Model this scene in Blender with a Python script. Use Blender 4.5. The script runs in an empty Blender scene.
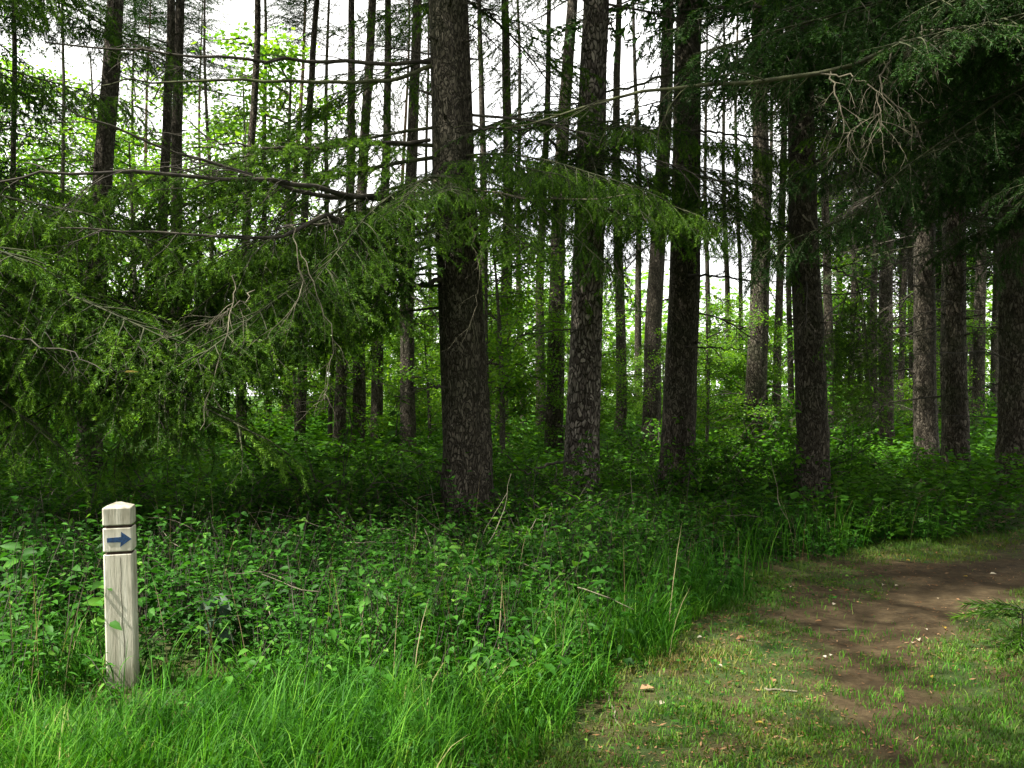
import bpy, math, random
import numpy as np
from math import radians, sin, cos, pi

random.seed(7)
RNG = np.random.default_rng(11)
scene = bpy.context.scene
COL = scene.collection

# ------------------------------------------------------------------ camera, sky, sun, exposure
F = 1024 * 35.0 / 36.0
CAMZ = 1.45
HOR = 395.0
cam_d = bpy.data.cameras.new('camera')
cam_d.lens = 35; cam_d.sensor_width = 36; cam_d.clip_end = 3000; cam_d.clip_start = 0.05
cam_d.shift_y = (HOR - 384.0) / 1024.0
cam = bpy.data.objects.new('camera', cam_d); COL.objects.link(cam)
cam.location = (0, 0, CAMZ); cam.rotation_euler = (radians(90), 0, 0)
scene.camera = cam

SUN_EL = radians(56)
SUN_DIR = np.array([-0.93, -0.36])            # horizontal direction towards the sun
SUN_DIR = SUN_DIR / np.linalg.norm(SUN_DIR)
world = bpy.data.worlds.new('World'); scene.world = world; world.use_nodes = True
wn = world.node_tree; wn.nodes.clear()
wo = wn.nodes.new('ShaderNodeOutputWorld'); wb = wn.nodes.new('ShaderNodeBackground')
sk = wn.nodes.new('ShaderNodeTexSky'); sk.sky_type = 'NISHITA'; sk.sun_disc = False
sk.sun_elevation = SUN_EL
sk.sun_rotation = math.atan2(SUN_DIR[0], SUN_DIR[1])
sk.dust_density = 3.0; sk.air_density = 1.0; sk.ozone_density = 1.0
wb.inputs['Strength'].default_value = 0.15
wtc = wn.nodes.new('ShaderNodeTexCoord'); wno = wn.nodes.new('ShaderNodeTexNoise'); wno.inputs['Scale'].default_value = 2.2; wno.inputs['Detail'].default_value = 5
wr = wn.nodes.new('ShaderNodeMapRange'); wr.inputs['From Min'].default_value = 0.3; wr.inputs['From Max'].default_value = 0.5; wr.inputs['To Min'].default_value = 0.65; wr.inputs['To Max'].default_value = 1.0
wm_ = wn.nodes.new('ShaderNodeMix'); wm_.data_type = 'RGBA'; wm_.inputs[7].default_value = (5.75, 5.7, 5.5, 1)
wn.links.new(wtc.outputs['Generated'], wno.inputs['Vector']); wn.links.new(wno.outputs['Fac'], wr.inputs['Value']); wn.links.new(wr.outputs[0], wm_.inputs[0])
wn.links.new(sk.outputs[0], wm_.inputs[6]); wn.links.new(wm_.outputs[2], wb.inputs['Color']); wn.links.new(wb.outputs[0], wo.inputs[0])

sd = bpy.data.lights.new('sun', 'SUN'); sd.energy = 5.0; sd.angle = radians(0.55); sd.color = (1.0, 0.95, 0.84)
sun = bpy.data.objects.new('sun', sd); COL.objects.link(sun)
from mathutils import Vector, Matrix, Euler
sv = Vector((SUN_DIR[0] * cos(SUN_EL), SUN_DIR[1] * cos(SUN_EL), sin(SUN_EL)))
sun.rotation_euler = sv.to_track_quat('Z', 'Y').to_euler(); sun.location = (0, 0, 40)

scene.view_settings.view_transform = 'Standard'; scene.view_settings.look = 'None'
scene.view_settings.exposure = 1.47; scene.view_settings.gamma = 1.0
scene.render.engine = 'CYCLES'
cy = scene.cycles
cy.max_bounces = 7; cy.diffuse_bounces = 4; cy.glossy_bounces = 2; cy.transmission_bounces = 3
cy.transparent_max_bounces = 4; cy.use_denoising = True
cy.caustics_reflective = False; cy.caustics_refractive = False
cy.sample_clamp_indirect = 6.0

# ------------------------------------------------------------------ helpers
def gp(px, py):                                # pixel on the ground -> world x, y
    Y = CAMZ * F / (py - HOR)
    return ((px - 512) / F * Y, Y)

def at(px, py, Y):
    return np.array([(px - 512) / F * Y, Y, CAMZ + (HOR - py) / F * Y])

def vnoise(x, y, s=1.0, seed=0):
    """cheap smooth value noise in 0..1"""
    x = np.asarray(x) * s + seed * 17.3; y = np.asarray(y) * s + seed * 9.1
    xi = np.floor(x); yi = np.floor(y); fx = x - xi; fy = y - yi
    fx = fx * fx * (3 - 2 * fx); fy = fy * fy * (3 - 2 * fy)
    def h(a, b):
        v = np.sin(a * 127.1 + b * 311.7 + seed * 3.3) * 43758.5453
        return v - np.floor(v)
    return (h(xi, yi) * (1 - fx) + h(xi + 1, yi) * fx) * (1 - fy) + (h(xi, yi + 1) * (1 - fx) + h(xi + 1, yi + 1) * fx) * fy

def unit(v):
    return v / np.maximum(np.linalg.norm(v, axis=-1, keepdims=True), 1e-9)

class Geo:
    def __init__(s):
        s.v = []; s.f3 = []; s.f4 = []; s.r = []; s.n = 0
    def add(s, V, T=None, Q=None, mat=0, rnd=None, smooth=False):
        V = np.asarray(V, float).reshape(-1, 3)
        if T is not None and len(T): s.f3.append((np.asarray(T) + s.n, mat, smooth))
        if Q is not None and len(Q): s.f4.append((np.asarray(Q) + s.n, mat, smooth))
        s.v.append(V)
        s.r.append(np.full(len(V), 0.5) if rnd is None else np.asarray(rnd).reshape(-1))
        s.n += len(V)
    def mesh(s, name, mats):
        me = bpy.data.meshes.new(name)
        V = np.concatenate(s.v); R = np.concatenate(s.r)
        t = [f for f, _, _ in s.f3]; q = [f for f, _, _ in s.f4]
        T = np.concatenate(t) if t else np.zeros((0, 3), int)
        Qd = np.concatenate(q) if q else np.zeros((0, 4), int)
        mt = np.concatenate([np.full(len(f), m) for f, m, _ in s.f3] + [np.full(len(f), m) for f, m, _ in s.f4])
        sm = np.concatenate([np.full(len(f), k) for f, _, k in s.f3] + [np.full(len(f), k) for f, _, k in s.f4])
        me.vertices.add(len(V)); me.vertices.foreach_set('co', V.astype(np.float32).ravel())
        me.loops.add(T.size + Qd.size)
        me.loops.foreach_set('vertex_index', np.concatenate([T.ravel(), Qd.ravel()]).astype(np.int32))
        me.polygons.add(len(T) + len(Qd))
        st = np.concatenate([np.arange(len(T)) * 3, T.size + np.arange(len(Qd)) * 4]).astype(np.int32)
        me.polygons.foreach_set('loop_start', st)
        me.polygons.foreach_set('material_index', mt.astype(np.int32))
        me.polygons.foreach_set('use_smooth', sm.astype(bool))
        a = me.attributes.new('rnd', 'FLOAT', 'POINT'); a.data.foreach_set('value', R.astype(np.float32))
        for m in mats: me.materials.append(m)
        me.update(calc_edges=True)
        return me

def tubes(g, P, R, sides=4, mat=0, rnd=None, smooth=True):
    """P (m,n,3) paths, R (m,n) radii"""
    P = np.asarray(P, float); R = np.asarray(R, float)
    if P.ndim == 2: P = P[None]; R = R[None]
    m, n, _ = P.shape
    T = np.empty_like(P); T[:, 1:-1] = P[:, 2:] - P[:, :-2]; T[:, 0] = P[:, 1] - P[:, 0]; T[:, -1] = P[:, -1] - P[:, -2]
    T = unit(T)
    d = unit(P[:, -1] - P[:, 0])
    ref = np.where(np.abs(d[:, 2:3]) > 0.8, np.array([[1.0, 0, 0]]), np.array([[0, 0, 1.0]]))[:, None, :]
    A = unit(np.cross(T, ref)); B = np.cross(T, A)
    th = np.arange(sides) / sides * 2 * pi
    V = P[:, :, None, :] + R[:, :, None, None] * (A[:, :, None, :] * np.cos(th)[None, None, :, None] + B[:, :, None, :] * np.sin(th)[None, None, :, None])
    idx = np.arange(m * n * sides).reshape(m, n, sides)
    a = idx[:, :-1, :]; b = idx[:, 1:, :]
    Q = np.stack([a, np.roll(a, -1, 2), np.roll(b, -1, 2), b], -1).reshape(-1, 4)
    if rnd is None: rnd = RNG.random(m)
    g.add(V, Q=Q, mat=mat, rnd=np.repeat(rnd, n * sides), smooth=smooth)

def needles(g, C, per_m, nl, nw, mat=1, spread=0.95, rnd_base=None, t0=0.0):
    """needle triangles along curves C (m,n,3)"""
    m, n, _ = C.shape
    L = np.linalg.norm(np.diff(C, axis=1), axis=2).sum(1)
    cnt = np.maximum((L * per_m).astype(int), 2)
    ci = np.repeat(np.arange(m), cnt); N = len(ci)
    t = t0 + RNG.random(N) * (1.0 - t0); s = t * (n - 1); k = np.minimum(s.astype(int), n - 2); f = (s - k)[:, None]
    p = C[ci, k] * (1 - f) + C[ci, k + 1] * f
    ax = unit(C[ci, k + 1] - C[ci, k])
    rv = unit(np.cross(ax, unit(RNG.normal(size=(N, 3)))))
    d = unit(ax * 0.75 + rv * spread)
    w = unit(np.cross(d, unit(RNG.normal(size=(N, 3)))))
    ll = nl * RNG.uniform(0.7, 1.25, N)[:, None]
    ww = nw * RNG.uniform(0.8, 1.2, N)[:, None] * 0.5
    V = np.stack([p - w * ww, p + w * ww, p + d * ll], 1)
    base = (RNG.random(m) if rnd_base is None else rnd_base)[ci]
    r = np.clip(base * 0.75 + RNG.random(N) * 0.15 + (t ** 3) * 0.2, 0, 1)
    g.add(V, T=np.arange(N * 3).reshape(N, 3), mat=mat, rnd=np.repeat(r, 3))

def leaves(g, P, D, Nn, L, W, mat=0, rnd=None, simple=False, fold=0.25, tip=1.0):
    m = len(P)
    if m == 0: return
    D = unit(D); S = unit(np.cross(D, Nn)); Nn = np.cross(S, D)
    L = np.broadcast_to(L, (m,))[:, None]; W = np.broadcast_to(W, (m,))[:, None] * 0.5
    if rnd is None: rnd = RNG.random(m)
    if simple:
        V = np.stack([P, P + D * L * 0.45 + S * W, P + D * L, P + D * L * 0.45 - S * W], 1)
        g.add(V, Q=np.arange(m * 4).reshape(m, 4), mat=mat, rnd=np.repeat(rnd, 4)); return
    dn = Nn * W * fold * 2
    V = np.stack([P,
                  P + D * L * 0.22 + S * W * 0.85 + dn * .7, P + D * L * 0.22,
                  P + D * L * 0.22 - S * W * 0.85 + dn * .7,
                  P + D * L * 0.55 + S * W * 0.82 + dn * .6 - Nn * L * .03, P + D * L * 0.58 - Nn * L * .05,
                  P + D * L * 0.55 - S * W * 0.82 + dn * .6 - Nn * L * .03,
                  P + D * L - Nn * L * 0.16 * tip], 1)
    b = (np.arange(m) * 8)[:, None, None]
    T = (np.array([[0, 2, 1], [0, 3, 2], [4, 5, 7], [5, 6, 7]])[None] + b).reshape(-1, 3)
    Q = (np.array([[1, 2, 5, 4], [2, 3, 6, 5]])[None] + b).reshape(-1, 4)
    g.add(V, T=T, Q=Q, mat=mat, rnd=np.repeat(rnd, 8), smooth=True)

def blades(g, P, az, L, W, bend, mat=0, rnd=None, n=5, lean=0.15):
    """grass blades: base P, azimuth az, length L, width W, bend 0..1.5"""
    m = len(P)
    if m == 0: return
    t = np.linspace(0, 1, n)[None, :]
    H = np.stack([np.cos(az), np.sin(az), np.zeros(m)], -1)
    th = (lean + bend[:, None] * t ** 1.3 * 1.6)
    dl = (L / (n - 1))[:, None]
    dx = np.cumsum(np.sin(th) * dl, 1) - np.sin(th) * dl; dz = np.cumsum(np.cos(th) * dl, 1) - np.cos(th) * dl
    C = P[:, None, :] + H[:, None, :] * dx[..., None] + np.array([0, 0, 1.0]) * dz[..., None]
    tw = RNG.uniform(-0.9, 0.9, m)
    S = np.stack([-np.sin(az + tw), np.cos(az + tw), np.zeros(m)], -1)[:, None, :]
    w = (W[:, None] * 0.5 * np.array([0.75, 1.0, 0.85, 0.55, 0.04] if n == 5 else list(np.linspace(1, 0.05, n)))[None])[..., None]
    V = np.stack([C - S * w, C + S * w], 2)
    idx = np.arange(m * n * 2).reshape(m, n, 2)
    Q = np.stack([idx[:, :-1, 0], idx[:, :-1, 1], idx[:, 1:, 1], idx[:, 1:, 0]], -1).reshape(-1, 4)
    if rnd is None: rnd = RNG.random(m)
    g.add(V, Q=Q, mat=mat, rnd=np.repeat(rnd, n * 2), smooth=True)

def obj(name, me, parent=None, loc=None, rot=None, scl=None):
    o = bpy.data.objects.new(name, me); COL.objects.link(o)
    if parent is not None: o.parent = parent
    if loc is not None: o.location = loc
    if rot is not None: o.rotation_euler = rot
    if scl is not None: o.scale = (scl,) * 3 if not hasattr(scl, '__len__') else scl
    return o

def tag(o, label=None, cat=None, group=None, kind=None):
    if label: o['label'] = label
    if cat: o['category'] = cat
    if group: o['group'] = group
    if kind: o['kind'] = kind
    return o

def empty(name, loc):
    o = bpy.data.objects.new(name, None); COL.objects.link(o); o.location = loc; o.empty_display_size = 0.2
    return o

# ------------------------------------------------------------------ materials
def new_mat(name):
    m = bpy.data.materials.new(name); m.use_nodes = True; nt = m.node_tree; nt.nodes.clear()
    return m, nt, nt.nodes.new('ShaderNodeOutputMaterial')

def ramp(nt, stops):
    r = nt.nodes.new('ShaderNodeValToRGB')
    while len(r.color_ramp.elements) < len(stops): r.color_ramp.elements.new(0.5)
    for e, (p, c) in zip(r.color_ramp.elements, stops):
        e.position = p; e.color = (*c, 1)
    return r

def leaf_mat(name, stops, trans=0.4, tint=(1.25, 1.15, 0.55), gloss=0.03, rough=0.55, nscale=0.7, patch=None):
    m, nt, out = new_mat(name); N = nt.nodes; K = nt.links
    at_ = N.new('ShaderNodeAttribute'); at_.attribute_name = 'rnd'
    geo = N.new('ShaderNodeNewGeometry'); no = N.new('ShaderNodeTexNoise'); no.inputs['Scale'].default_value = nscale
    no.inputs['Detail'].default_value = 2
    K.new(geo.outputs['Position'], no.inputs['Vector'])
    ad = N.new('ShaderNodeMath'); ad.operation = 'MULTIPLY_ADD'; ad.inputs[1].default_value = 0.9; ad.inputs[2].default_value = -0.45
    K.new(no.outputs['Fac'], ad.inputs[0])
    a2 = N.new('ShaderNodeMath'); a2.operation = 'ADD'; a2.use_clamp = True
    K.new(at_.outputs['Fac'], a2.inputs[0]); K.new(ad.outputs[0], a2.inputs[1])
    r = ramp(nt, stops); K.new(a2.outputs[0], r.inputs[0])
    di = N.new('ShaderNodeBsdfDiffuse'); tr = N.new('ShaderNodeBsdfTranslucent'); gl = N.new('ShaderNodeBsdfGlossy')
    gl.inputs['Roughness'].default_value = rough; gl.inputs['Color'].default_value = (0.8, 0.85, 0.8, 1)
    mu = N.new('ShaderNodeMix'); mu.data_type = 'RGBA'; mu.blend_type = 'MULTIPLY'; mu.inputs[0].default_value = 1
    K.new(r.outputs[0], mu.inputs[6]); mu.inputs[7].default_value = (*tint, 1)
    K.new(r.outputs[0], di.inputs['Color']); K.new(mu.outputs[2], tr.inputs['Color'])
    m1 = N.new('ShaderNodeMixShader'); m1.inputs[0].default_value = trans
    K.new(di.outputs[0], m1.inputs[1]); K.new(tr.outputs[0], m1.inputs[2])
    m2 = N.new('ShaderNodeMixShader'); m2.inputs[0].default_value = gloss
    K.new(m1.outputs[0], m2.inputs[1]); K.new(gl.outputs[0], m2.inputs[2])
    K.new(m2.outputs[0], out.inputs[0])
    return m

def bark_mat(name, c1, c2, c3, scale=1.0, bump=0.6, moss=0.0):
    m, nt, out = new_mat(name); N = nt.nodes; K = nt.links
    tc = N.new('ShaderNodeTexCoord'); mp = N.new('ShaderNodeMapping')
    mp.inputs['Scale'].default_value = (1.0, 1.0, 0.42)
    K.new(tc.outputs['Object'], mp.inputs['Vector'])
    n0 = N.new('ShaderNodeTexNoise'); n0.inputs['Scale'].default_value = 16 * scale; n0.inputs['Detail'].default_value = 3
    K.new(mp.outputs[0], n0.inputs['Vector'])
    mx = N.new('ShaderNodeMix'); mx.data_type = 'RGBA'; mx.inputs[0].default_value = 0.13
    K.new(mp.outputs[0], mx.inputs[6]); K.new(n0.outputs['Color'], mx.inputs[7])
    vo = N.new('ShaderNodeTexVoronoi'); vo.feature = 'DISTANCE_TO_EDGE'; vo.inputs['Scale'].default_value = 62 * scale
    K.new(mx.outputs[2], vo.inputs['Vector'])
    vc = N.new('ShaderNodeTexVoronoi'); vc.inputs['Scale'].default_value = 62 * scale
    K.new(mx.outputs[2], vc.inputs['Vector'])
    n1 = N.new('ShaderNodeTexNoise'); n1.inputs['Scale'].default_value = 55 * scale; n1.inputs['Detail'].default_value = 6
    K.new(mp.outputs[0], n1.inputs['Vector'])
    n2 = N.new('ShaderNodeTexNoise'); n2.inputs['Scale'].default_value = 1.6; n2.inputs['Detail'].default_value = 3
    K.new(tc.outputs['Object'], n2.inputs['Vector'])
    ed = N.new('ShaderNodeMapRange'); ed.inputs['From Max'].default_value = 0.16
    K.new(vo.outputs['Distance'], ed.inputs['Value'])
    h = N.new('ShaderNodeMath'); h.operation = 'MULTIPLY_ADD'; h.inputs[1].default_value = 0.5
    K.new(n1.outputs['Fac'], h.inputs[0]); K.new(ed.outputs[0], h.inputs[2])
    sp = N.new('ShaderNodeSeparateColor'); K.new(vc.outputs['Color'], sp.inputs[0])
    cm = N.new('ShaderNodeMath'); cm.operation = 'MULTIPLY_ADD'; cm.inputs[1].default_value = 0.55
    K.new(sp.outputs[0], cm.inputs[0])
    q = N.new('ShaderNodeMath'); q.operation = 'MULTIPLY'; q.inputs[1].default_value = 0.6
    K.new(n1.outputs['Fac'], q.inputs[0]); K.new(q.outputs[0], cm.inputs[2])
    r = ramp(nt, [(0.15, c1), (0.5, c2), (0.85, c3)]); K.new(cm.outputs[0], r.inputs[0])
    dk = N.new('ShaderNodeMix'); dk.data_type = 'RGBA'
    K.new(ed.outputs[0], dk.inputs[0]); dk.inputs[6].default_value = (*[c * 0.6 for c in c1], 1); K.new(r.outputs[0], dk.inputs[7])
    big = N.new('ShaderNodeMix'); big.data_type = 'RGBA'
    mr = N.new('ShaderNodeMapRange'); mr.inputs['From Min'].default_value = 0.5; mr.inputs['From Max'].default_value = 0.72
    mr.inputs['To Max'].default_value = moss
    K.new(n2.outputs['Fac'], mr.inputs['Value']); K.new(mr.outputs[0], big.inputs[0])
    K.new(dk.outputs[2], big.inputs[6]); big.inputs[7].default_value = (0.05, 0.075, 0.03, 1)
    bs = N.new('ShaderNodeBsdfPrincipled'); bs.inputs['Roughness'].default_value = 0.9
    bs.inputs['Specular IOR Level'].default_value = 0.2
    K.new(big.outputs[2], bs.inputs['Base Color'])
    bp = N.new('ShaderNodeBump'); bp.inputs['Strength'].default_value = bump; bp.inputs['Distance'].default_value = 0.03
    K.new(h.outputs[0], bp.inputs['Height']); K.new(bp.outputs[0], bs.inputs['Normal'])
    K.new(bs.outputs[0], out.inputs[0])
    return m

def twig_mat(name, c1, c2):
    m, nt, out = new_mat(name); N = nt.nodes; K = nt.links
    geo = N.new('ShaderNodeTexCoord'); no = N.new('ShaderNodeTexNoise'); no.inputs['Scale'].default_value = 9; no.inputs['Detail'].default_value = 4
    K.new(geo.outputs['Object'], no.inputs['Vector'])
    r = ramp(nt, [(0.35, c1), (0.65, c2)]); K.new(no.outputs['Fac'], r.inputs[0])
    bs = N.new('ShaderNodeBsdfPrincipled'); bs.inputs['Roughness'].default_value = 0.9
    K.new(r.outputs[0], bs.inputs['Base Color']); K.new(bs.outputs[0], out.inputs[0])
    return m

M = {}
M['bark'] = bark_mat('spruce_bark', (0.034, 0.028, 0.020), (0.074, 0.063, 0.047), (0.16, 0.138, 0.108), 0.7, 0.8, 0.25)
M['bark_warm'] = bark_mat('lichen_bark', (0.045, 0.036, 0.026), (0.09, 0.075, 0.056), (0.19, 0.165, 0.13), 0.55, 0.9, 0.5)
M['bark_pale'] = bark_mat('flaky_bark', (0.055, 0.044, 0.036), (0.17, 0.14, 0.12), (0.40, 0.35, 0.30), 0.5, 1.0, 0.15)
M['bark_tan'] = bark_mat('pine_bark', (0.12, 0.07, 0.045), (0.26, 0.17, 0.12), (0.36, 0.26, 0.2), 0.6, 0.5, 0.0)
M['bark_far'] = bark_mat('broadleaf_bark', (0.05, 0.042, 0.034), (0.11, 0.095, 0.075), (0.2, 0.18, 0.15), 0.6, 0.5, 0.3)
M['twig'] = twig_mat('dead_twig', (0.028, 0.023, 0.018), (0.075, 0.066, 0.048))
M['twig_pale'] = twig_mat('lichen_twig', (0.10, 0.085, 0.06), (0.26, 0.235, 0.16))
M['green_twig'] = twig_mat('leafy_twig', (0.022, 0.03, 0.010), (0.055, 0.062, 0.022))
M['mossy'] = twig_mat('mossy_branch', (0.035, 0.034, 0.018), (0.09, 0.10, 0.04))
M['needle'] = leaf_mat('spruce_needles', [(0.0, (0.018, 0.05, 0.008)), (0.45, (0.065, 0.165, 0.013)), (0.8, (0.14, 0.29, 0.022)), (1.0, (0.19, 0.37, 0.035))], 0.32, gloss=0.015, nscale=0.9)
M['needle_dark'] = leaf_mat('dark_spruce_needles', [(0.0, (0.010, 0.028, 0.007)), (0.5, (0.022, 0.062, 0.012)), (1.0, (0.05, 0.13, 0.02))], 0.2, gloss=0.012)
M['leaf_far'] = leaf_mat('backlit_leaves', [(0.0, (0.07, 0.20, 0.010)), (0.5, (0.13, 0.31, 0.016)), (1.0, (0.24, 0.42, 0.04))], 0.6, nscale=0.25)
M['herb'] = leaf_mat('herb_leaves', [(0.0, (0.007, 0.034, 0.003)), (0.45, (0.024, 0.10, 0.009)), (0.8, (0.06, 0.19, 0.02)), (1.0, (0.15, 0.31, 0.04))], 0.35, tint=(1.1, 1.2, 0.5), gloss=0.012, nscale=0.8)
M['shrub'] = leaf_mat('shrub_leaves', [(0.0, (0.014, 0.060, 0.003)), (0.5, (0.045, 0.155, 0.006)), (1.0, (0.11, 0.29, 0.015))], 0.42, gloss=0.02, nscale=0.6)
M['grass'] = leaf_mat('grass_blades', [(0.0, (0.015, 0.08, 0.005)), (0.4, (0.036, 0.14, 0.010)), (0.72, (0.085, 0.27, 0.016)), (0.90, (0.15, 0.32, 0.03)), (0.97, (0.34, 0.33, 0.13))], 0.35, tint=(1.1, 1.2, 0.45), gloss=0.01, nscale=1.1)
M['turf'] = leaf_mat('short_turf', [(0.0, (0.04, 0.12, 0.010)), (0.5, (0.085, 0.17, 0.014)), (0.8, (0.14, 0.18, 0.025)), (1.0, (0.30, 0.21, 0.09))], 0.3, gloss=0.02, nscale=1.6)
M['dry'] = leaf_mat('dry_stems', [(0.0, (0.16, 0.11, 0.05)), (1.0, (0.42, 0.34, 0.2))], 0.2, gloss=0.02)
M['bigleaf'] = leaf_mat('pale_leaf', [(0.0, (0.05, 0.17, 0.02)), (1.0, (0.10, 0.27, 0.035))], 0.4, gloss=0.015, nscale=3)
M['darkleaf'] = leaf_mat('purplish_leaf', [(0.0, (0.02, 0.05, 0.025)), (1.0, (0.045, 0.085, 0.05))], 0.25, gloss=0.02, nscale=3)
M['yellow'] = leaf_mat('yellow_leaf', [(0.0, (0.38, 0.26, 0.04)), (1.0, (0.55, 0.42, 0.08))], 0.4, nscale=3)
M['paleleaf'] = leaf_mat('bleached_leaf', [(0.0, (0.40, 0.33, 0.22)), (1.0, (0.65, 0.6, 0.48))], 0.3, nscale=3)
M['brownleaf'] = leaf_mat('brown_leaf', [(0.0, (0.10, 0.05, 0.025)), (0.6, (0.22, 0.11, 0.05)), (1.0, (0.36, 0.22, 0.12))], 0.2, gloss=0.02, nscale=3)

# ------------------------------------------------------------------ layout of the ground
_bp = [gp(540, 768), gp(590, 705), gp(680, 632), gp(750, 588), gp(845, 556), gp(930, 543), gp(1024, 531)]
BY = np.array([-12, -4, 0, 2.5] + [p[1] for p in _bp] + [11.6, 13.2, 16.0])
BX = np.array([-3.0, -1.6, -0.7, -0.15] + [p[0] for p in _bp] + [8.5, 15.0, 30.0])
def bound(x, y):                               # > 0 on the trail side, < 0 in the tall growth (metres, roughly)
    e = 0.25 * (vnoise(x, y, 1.3, 4) - 0.5) + 0.2 * (vnoise(x, y, 4.0, 5) - 0.5)
    sl = np.where(y > 7.0, 0.5, 0.85)
    return (x - np.interp(y, BY, BX)) * sl + e
_dc = [(1250, 556), (1080, 565), (950, 578), (885, 612), (868, 665), (885, 740), (905, 800)]
DC = np.array([gp(*p) for p in _dc] + [(1.3, 1.5), (0.9, -1), (0.5, -6)])
def seg_dist(x, y, C):
    d = np.full(np.shape(x), 1e9)
    for a, b in zip(C[:-1], C[1:]):
        ab = b - a; t = np.clip(((x - a[0]) * ab[0] + (y - a[1]) * ab[1]) / (ab @ ab), 0, 1)
        d = np.minimum(d, np.hypot(x - a[0] - t * ab[0], y - a[1] - t * ab[1]))
    return d
def dirt(x, y):
    d = seg_dist(x, y, DC)
    w = np.interp(y, [3, 5, 6.2, 7.5, 9], [0.22, 0.28, 0.5, 0.8, 0.9])
    v = 1 - d / w + 1.1 * (vnoise(x, y, 1.7, 8) - 0.5) + 0.7 * (vnoise(x, y, 5.0, 9) - 0.5)
    return np.clip(v * 1.6 + 0.3, 0, 1)
def gz(x, y):
    z = 0.10 * (vnoise(x, y, 0.35, 1) - 0.5) + 0.05 * (vnoise(x, y, 1.2, 2) - 0.5) + 0.015 * (vnoise(x, y, 5.0, 3) - 0.5)
    inn = np.clip(-bound(x, y) / 1.2, 0, 1)
    return z * (0.5 + 0.8 * inn) + 0.06 * inn - 0.03 * np.clip(1 - seg_dist(x, y, DC) / 0.8, 0, 1)

# ground sheet: fine near the camera, coarse to the horizon
def axis(lo, hi, fine, growth, far):
    a = list(np.arange(lo, hi + fine, fine)); s = fine
    while a[-1] < far: s *= growth; a.append(a[-1] + s)
    s = fine; b = []
    x = a[0]
    while x > -far: s *= growth; x -= s; b.append(x)
    return np.array(b[::-1] + a)
gx = axis(-6, 7, 0.06, 1.09, 1500); gy = axis(2.5, 13, 0.06, 1.09, 1500)
X, Y = np.meshgrid(gx, gy)
Z = gz(X, Y)
g = Geo()
idx = np.arange(X.size).reshape(X.shape)
Q = np.stack([idx[:-1, :-1], idx[:-1, 1:], idx[1:, 1:], idx[1:, :-1]], -1).reshape(-1, 4)
g.add(np.stack([X, Y, Z], -1), Q=Q, rnd=dirt(X, Y), smooth=True)
gm, nt, out = new_mat('forest_soil'); N = nt.nodes; K = nt.links
geo = N.new('ShaderNodeNewGeometry')
def noise(s, d=5, ro=0.6):
    n = N.new('ShaderNodeTexNoise'); n.inputs['Scale'].default_value = s; n.inputs['Detail'].default_value = d; n.inputs['Roughness'].default_value = ro
    K.new(geo.outputs['Position'], n.inputs['Vector']); return n
na, nb, nc, nd = noise(1.3), noise(14, 8, 0.72), noise(70, 6, 0.75), noise(3.2, 6)
r_soil = ramp(nt, [(0.3, (0.045, 0.032, 0.017)), (0.5, (0.082, 0.058, 0.030)), (0.72, (0.135, 0.10, 0.052))]); K.new(nb.outputs['Fac'], r_soil.inputs[0])
r_lit = ramp(nt, [(0.3, (0.04, 0.036, 0.014)), (0.5, (0.09, 0.075, 0.032)), (0.68, (0.19, 0.145, 0.07))]); K.new(nc.outputs['Fac'], r_lit.inputs[0])
r_moss = ramp(nt, [(0.3, (0.03, 0.06, 0.015)), (0.7, (0.07, 0.11, 0.03))]); K.new(nb.outputs['Fac'], r_moss.inputs[0])
mk = N.new('ShaderNodeMapRange'); mk.inputs['From Min'].default_value = 0.38; mk.inputs['From Max'].default_value = 0.56; K.new(nd.outputs['Fac'], mk.inputs['Value'])
mA = N.new('ShaderNodeMix'); mA.data_type = 'RGBA'; K.new(mk.outputs[0], mA.inputs[0]); K.new(r_lit.outputs[0], mA.inputs[6]); K.new(r_moss.outputs[0], mA.inputs[7])
at_ = N.new('ShaderNodeAttribute'); at_.attribute_name = 'rnd'
mB = N.new('ShaderNodeMix'); mB.data_type = 'RGBA'; K.new(at_.outputs['Fac'], mB.inputs[0]); K.new(mA.outputs[2], mB.inputs[6]); K.new(r_soil.outputs[0], mB.inputs[7])
vl = N.new('ShaderNodeVectorMath'); vl.operation = 'LENGTH'; K.new(geo.outputs['Position'], vl.inputs[0])
fr = N.new('ShaderNodeMapRange'); fr.inputs['From Min'].default_value = 20; fr.inputs['From Max'].default_value = 40; K.new(vl.outputs['Value'], fr.inputs['Value'])
mC = N.new('ShaderNodeMix'); mC.data_type = 'RGBA'; K.new(fr.outputs[0], mC.inputs[0]); K.new(mB.outputs[2], mC.inputs[6]); mC.inputs[7].default_value = (0.05, 0.10, 0.02, 1)
bs = N.new('ShaderNodeBsdfPrincipled'); bs.inputs['Roughness'].default_value = 0.95; bs.inputs['Specular IOR Level'].default_value = 0.15
K.new(mC.outputs[2], bs.inputs['Base Color'])
bp = N.new('ShaderNodeBump'); bp.inputs['Strength'].default_value = 0.9; bp.inputs['Distance'].default_value = 0.03
K.new(nc.outputs['Fac'], bp.inputs['Height']); K.new(bp.outputs[0], bs.inputs['Normal']); K.new(bs.outputs[0], out.inputs[0])
tag(obj('ground', g.mesh('ground', [gm])), 'forest floor and worn dirt trail curving off to the right', 'ground', kind='structure')

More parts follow.
